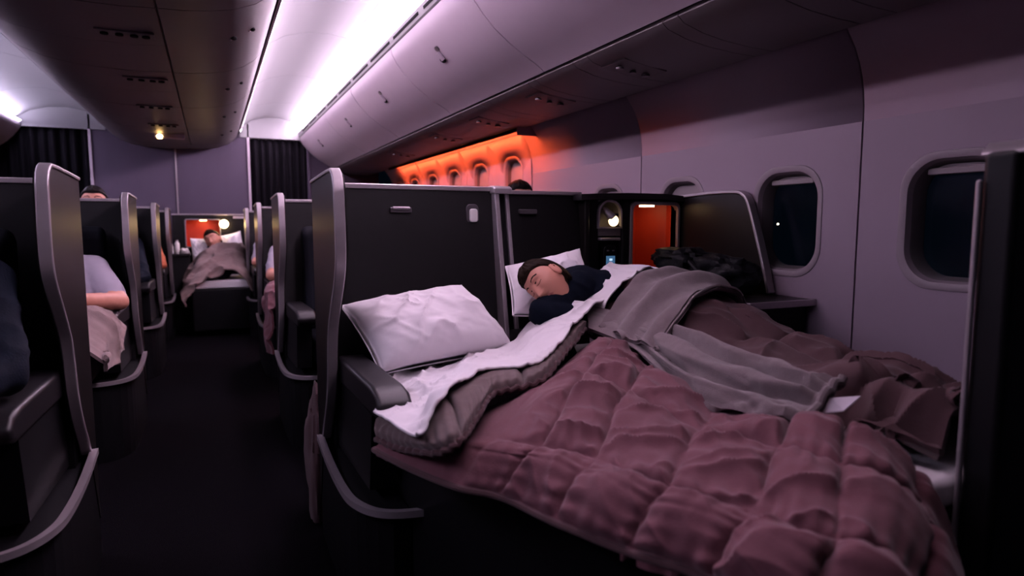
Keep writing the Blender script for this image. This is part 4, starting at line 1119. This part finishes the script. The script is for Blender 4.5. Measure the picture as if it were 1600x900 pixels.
# --- the sleeping woman (lies on her side, one arm folded in front of her face)
def camdir(r, u, f): return tuple(CR * r + CU * u + CF * f)
HC = Vector((.925, 1.73, .822))
c = []
c += [((1.02, 1.79, .80), (1.12, 1.76, .765), .055, .095, 'navy'), ((1.085, 1.79, .785), (1.12, 1.74, .755), .085, .085, 'navy'),
      ((1.12, 1.74, .750), (1.22, 1.58, .70), .085, .085, 'navy'), ((1.22, 1.58, .70), (1.26, 1.42, .69), .085, .09, 'denim'),
      ((.965, 1.762, .806), (1.04, 1.79, .80), .038, .048, 'skin')]
SHD = Vector((1.045, 1.735, .798)); ELB = Vector((.880, 1.672, .735)); WR = Vector((1.01, 1.62, .715))
c += [(SHD, ELB, .055, .040, 'navy'), (ELB, WR, .044, .034, 'navy')]
hand(c, WR, (.9, -.2, -.1), (0, -.3, 1), 'skin', .9, .4)
c += [((1.24, 1.42, .68), (1.19, 1.16, .630), .075, .048, 'denim'), ((1.19, 1.16, .630), (1.27, .86, .625), .045, .036, 'denim'),
      ((1.27, 1.42, .67), (1.28, 1.10, .625), .075, .048, 'denim'), ((1.28, 1.10, .625), (1.33, .84, .615), .045, .034, 'denim'), ((1.27, .86, .625), (1.22, .80, .620), .03, .024, 'skin'), ((1.33, .84, .615), (1.28, .77, .612), .03, .024, 'skin')]
person('woman asleep on her side in a navy sweater, arm folded in front', c, (HC, camdir(-.76, .50, .25), camdir(-.30, -.48, -.80), .75), 'hair', .006, hlen=.1, hd=(260, 200))

# --- seated passengers
def seated(label, xc, y0, shirt, pants, sx, el, wr, hd_, headc, hair='hair_dark', group='passengers seated along the aisle', short=False, sg=1):
    """sx: shoulder point on the aisle side, el: elbow, wr: wrist, hd_: hand direction"""
    c = []; sx, el, wr = Vector(sx), Vector(el), Vector(wr)
    ch = Vector((xc, sx.y + .01, sx.z - .03)); pv = Vector((xc, y0 - .10, .575)); hc = Vector(headc)
    ot = Vector((2 * xc - sx.x, sx.y + .01, sx.z)); oe = ot + Vector((-sg * .05, -.10, -.20)); ow = oe + Vector((sg * .12, -.18, .0))
    c += [(pv + Vector((.06, 0, 0)), ch + Vector((.05, 0, 0)), .105, .10, shirt), (pv - Vector((.06, 0, 0)), ch - Vector((.05, 0, 0)), .105, .10, shirt),
          (sx, ot, .065, .065, shirt), (ch, hc - Vector((0, 0, .06)), .06, .05, 'skin')]
    for a, b, w2 in ((sx, el, wr), (ot, oe, ow)):
        if short:
            md = a + (b - a) * .72
            c.append((a, md, .062, .056, shirt)); c.append((md, b, .044, .040, 'skin')); c.append((b, w2, .041, .029, 'skin'))
        else:
            c.append((a, b, .064, .050, shirt)); c.append((b, w2, .048, .036, shirt))
    hand(c, wr, hd_, (0, -.2, 1), 'skin', 1.0, .6); hand(c, ow, (sg * .6, -.6, -.1), (0, 0, 1), 'skin', 1.0, .6)
    for k in (-.09, .09):
        kn = Vector((xc + k, y0 - .52, .575)); c.append((pv + Vector((k, 0, 0)), kn, .085, .058, pants)); ft = Vector((xc + k, y0 - .60, .13))
        c.append((kn, ft, .055, .040, pants)); c.append((ft, ft + Vector((0, -.13, -.05)), .042, .035, 'denim'))
    person(label, c, (hc, (0, .15, 1), (0, -1, .05), .98), hair, .011, group, hd=(70, 54))
seated('person in a dark blue jacket in the nearest left seat', -.66, 1.80, 'bluejk', 'denim', (-.47, 1.80, .87), (-.415, 1.66, .685), (-.50, 1.44, .655), (-.5, -.8, 0), (-.68, 1.78, 1.06))
seated('person in a white t-shirt with folded arm, second left seat', -.62, 3.35, 'tshirt', 'denim', (-.485, 3.36, .80), (-.375, 3.22, .665), (-.50, 3.02, .70), (-.9, -.4, .1), (-.64, 3.36, .98), 'hair', short=True)
seated('dark-haired person whose head shows above the second left seat', -.66, 4.92, 'bluejk', 'denim', (-.48, 4.92, .86), (-.42, 4.76, .66), (-.50, 4.58, .66), (-.6, -.7, 0), (-.67, 4.86, 1.125))
seated('person in a rust-coloured top in the fourth left seat', -.64, 6.35, 'orange', 'denim', (-.47, 6.33, .80), (-.40, 6.18, .66), (-.50, 6.0, .67), (-.6, -.7, 0), (-.66, 6.33, 1.0))
seated('person in a white t-shirt in the third right seat', .56, 4.60, 'tshirt', 'denim', (.405, 4.60, .80), (.345, 4.42, .665), (.47, 4.25, .68), (.8, -.6, 0), (.58, 4.60, .98), 'hair', short=True, sg=-1)
seated('person in a pale shirt in the fourth right seat', .56, 6.20, 'tshirt', 'denim', (.405, 6.20, .80), (.345, 6.04, .665), (.47, 5.85, .68), (.8, -.6, 0), (.58, 6.20, .98), 'hair_dark', short=True, sg=-1)
seated('dark-haired person whose head shows over the bed divider by the wall', 1.36, 3.15, 'bluejk', 'denim', (1.20, 3.10, .86), (1.12, 2.95, .68), (1.2, 2.78, .66), (.6, -.7, 0), (1.47, 3.05, 1.110), sg=-1)

# --- blankets on the seated passengers
def lap(label, xa, xe, y0, y1, z0, zh, sg, m, seed, name='blanket'):
    """blanket over the knees, from the far thigh (xa) to the aisle edge (xe) where it hangs to zh"""
    root = thing(name, label, 'blanket', 'blankets on the seated passengers')
    rows = []
    for k, y in enumerate(np.linspace(y1, y0, 6)):
        t = k / 5; dr = .0 if k < 4 else -.05 * (k - 3)
        rows.append([(xa, y, z0 - .02 + dr), (xa + (xe - xa) * .3, y, z0 + .025 + dr), (xa + (xe - xa) * .6, y, z0 + .015 + dr), (xa + (xe - xa) * .85, y - .01, z0 - .01 + dr), (xe, y - .015, z0 - .06 + dr), (xe + sg * .008, y - .02, (z0 + zh) / 2 - .05), (xe + sg * .012, y - .02 + .03 * t, zh)])
    def dq(s, t, P):
        x, y, z = P[..., 0], P[..., 1], P[..., 2]
        return (wrinkle(x + z, y, seed, 12, .9, 2.5) - .4) * .030 + fbm((x + z) * 8, y * 8, seed + 3) * .035
    patch('cloth', rows, 120, 130, m, root, dq, .012)
    return root
lap('crumpled beige blanket on the lap of the second left passenger', -.80, -.375, 2.72, 3.20, .665, .46, 1, 'blanket', 15)
lap('pale blanket edge at the nearest left passenger\'s knees', -.92, -.46, 1.12, 1.56, .66, .50, 1, 'blanket', 19)
lap('mauve blanket hanging from the third right passenger\'s lap', .78, .292, 3.92, 4.36, .66, .24, -1, 'duvet', 21)
rag = thing('blanket', 'small dark heap of blanket near the floor behind the empty bed', 'blanket')
lumpy('cloth', (.300, 2.22, .185), (.035, .10, .24), 'duvet2', rag, 27, .4, 40)

# ------------------------------------------------------------------ the far suite at the end of the aisle
fs = thing('suite_seat', 'far suite facing the aisle with lit red niche and glowing lamp', 'seat')
YF = 7.02
for a, b, z0, z1 in ((-.34, -.225, .0, 1.085), (.075, .36, .0, 1.085), (-.225, .075, .0, .78), (-.225, .075, 1.04, 1.085)):
    MB().box(a, b, YF, YF + .05, z0, z1).build('back_panel', 'panel', fs)
fnb = MB().add([(-.225, YF, .78), (.075, YF, .78), (.075, YF, 1.04), (-.225, YF, 1.04), (-.225, YF + .14, .78), (.075, YF + .14, .78), (.075, YF + .14, 1.04), (-.225, YF + .14, 1.04)],
               [(0, 1, 5, 4), (3, 7, 6, 2), (0, 4, 7, 3), (1, 2, 6, 5), (4, 5, 6, 7)])
fnb.build('niche_lining', 'niche', fs)
frame_band(MB(), [(-.075 + a, .91 + b) for a, b in rrect(.160, .140, .02, 5)], YF - .014, YF + .01, .012).build('niche_trim', 'trim', fs, smooth=True)
MB().box(-.10, -.04, YF + .02, YF + .08, 1.030, 1.039).build('niche_light', 'bulb_niche', fs)
MB().box(-.345, .36, YF - .01, YF + .06, 1.085, 1.10).build('panel_trim', 'trim', fs, bevel=.004)
MB().box(.20, .32, YF - .015, YF, 1.055, 1.078).build('placard', 'bin', fs)
l2 = MB().tube([(.115, YF + .0, 1.01), (.115, YF - .03, 1.01)], .025, 12).build('reading_lamp', 'trim', fs, smooth=True)
MB().ball((.115, YF - .045, 1.0), (.040, .02, .040), 14, 10).build('bulb', 'bulb_far', l2, smooth=True)
MB().box(-.40, -.19, 6.70, YF, .70, .722).build('side_table', 'arm', fs, bevel=.004)
MB().box(-.39, -.20, 6.72, YF, .0, .70).build('side_table_body', 'base', fs)
fb = thing('flat_bed', 'flat bed of the far suite at the end of the aisle', 'bed')
MB().box(-.17, .30, 6.28, 7.0, .42, .50).build('mattress', 'sheet', fb, bevel=.02)
MB().box(-.18, .31, 6.26, 7.0, .05, .42).build('bed_frame', 'base', fb, bevel=.01)
for k, (x, h_, r) in enumerate(((-.345, .085, .016), (-.30, .12, .022))):
    root = thing('cup', ('slim white bottle', 'white cup')[k] + ' on the far suite\'s side table', 'cup' if k else 'bottle')
    MB().lathe([(r * .8, 0), (r, .01), (r, h_ * .8), (r * .6, h_ * .9), (r * .6, h_)], (x, 6.80, .723), 14).build('body', 'cup', root, smooth=True)
    MB().lathe([(r * .62, 0), (r * .62, .008)], (x, 6.80, .723 + h_), 12).build('lid', 'trim', root, smooth=True)
nap = thing('napkin', 'crumpled white napkin on the far suite\'s side table', 'napkin')
lumpy('cloth', (-.235, 6.80, .745), (.035, .035, .028), 'cup', nap, 12, .5, 24)
pillow('pillow', 'white pillow left of the far sleeper\'s head', (-.19, 6.97, .86), (.04, 6.97, .86), (.04, 6.88, .58), (-.17, 6.88, .60), .10, 'pillow', 13)
pillow('pillow', 'white pillow standing right of the far sleeper\'s head', (.08, 6.98, .88), (.26, 6.98, .93), (.30, 6.90, .62), (.08, 6.90, .62), .10, 'pillow', 17)
c = [((.02, 6.86, .76), (.06, 6.72, .66), .07, .10, 'navy'), ((.06, 6.72, .66), (.08, 6.5, .60), .11, .10, 'navy'), ((-.03, 6.80, .72), (-.12, 6.68, .62), .05, .045, 'navy'), ((-.12, 6.68, .62), (.0, 6.58, .60), .042, .034, 'navy'),
     ((.08, 6.5, .58), (.06, 6.38, .56), .09, .07, 'denim')]
hand(c, (.0, 6.58, .61), (.9, -.3, 0), (0, 0, 1))
person('far person asleep under a beige blanket at the aisle end', c, ((.01, 6.84, .845), (-.35, .2, .9), (-.1, -.85, -.4), .9), 'hair', .010, hd=(70, 54))
fbl = thing('blanket', 'rumpled beige blanket heaped over the far sleeper', 'blanket')
rows = []
for y, top, lo_ in ((6.78, .79, .60), (6.68, .82, .58), (6.56, .80, .55), (6.44, .74, .53), (6.32, .66, .50), (6.24, .58, .40)):
    rows.append([(-.24, y, lo_ - .12), (-.19, y, lo_), (-.10, y, lo_ + (top - lo_) * .55), (.04, y, top - .02), (.16, y, top + .02), (.27, y, top - .06), (.33, y, lo_)])
def dq(s, t, P):
    x, y, z = P[..., 0], P[..., 1], P[..., 2]
    return (wrinkle(x + z * .5, y + z, 33, 10, .9, 2.5) - .4) * .05 + fbm(x * 7, y * 7 + z * 5, 35) * .05
patch('cloth', rows, 110, 110, 'blanket', fbl, dq, .014)
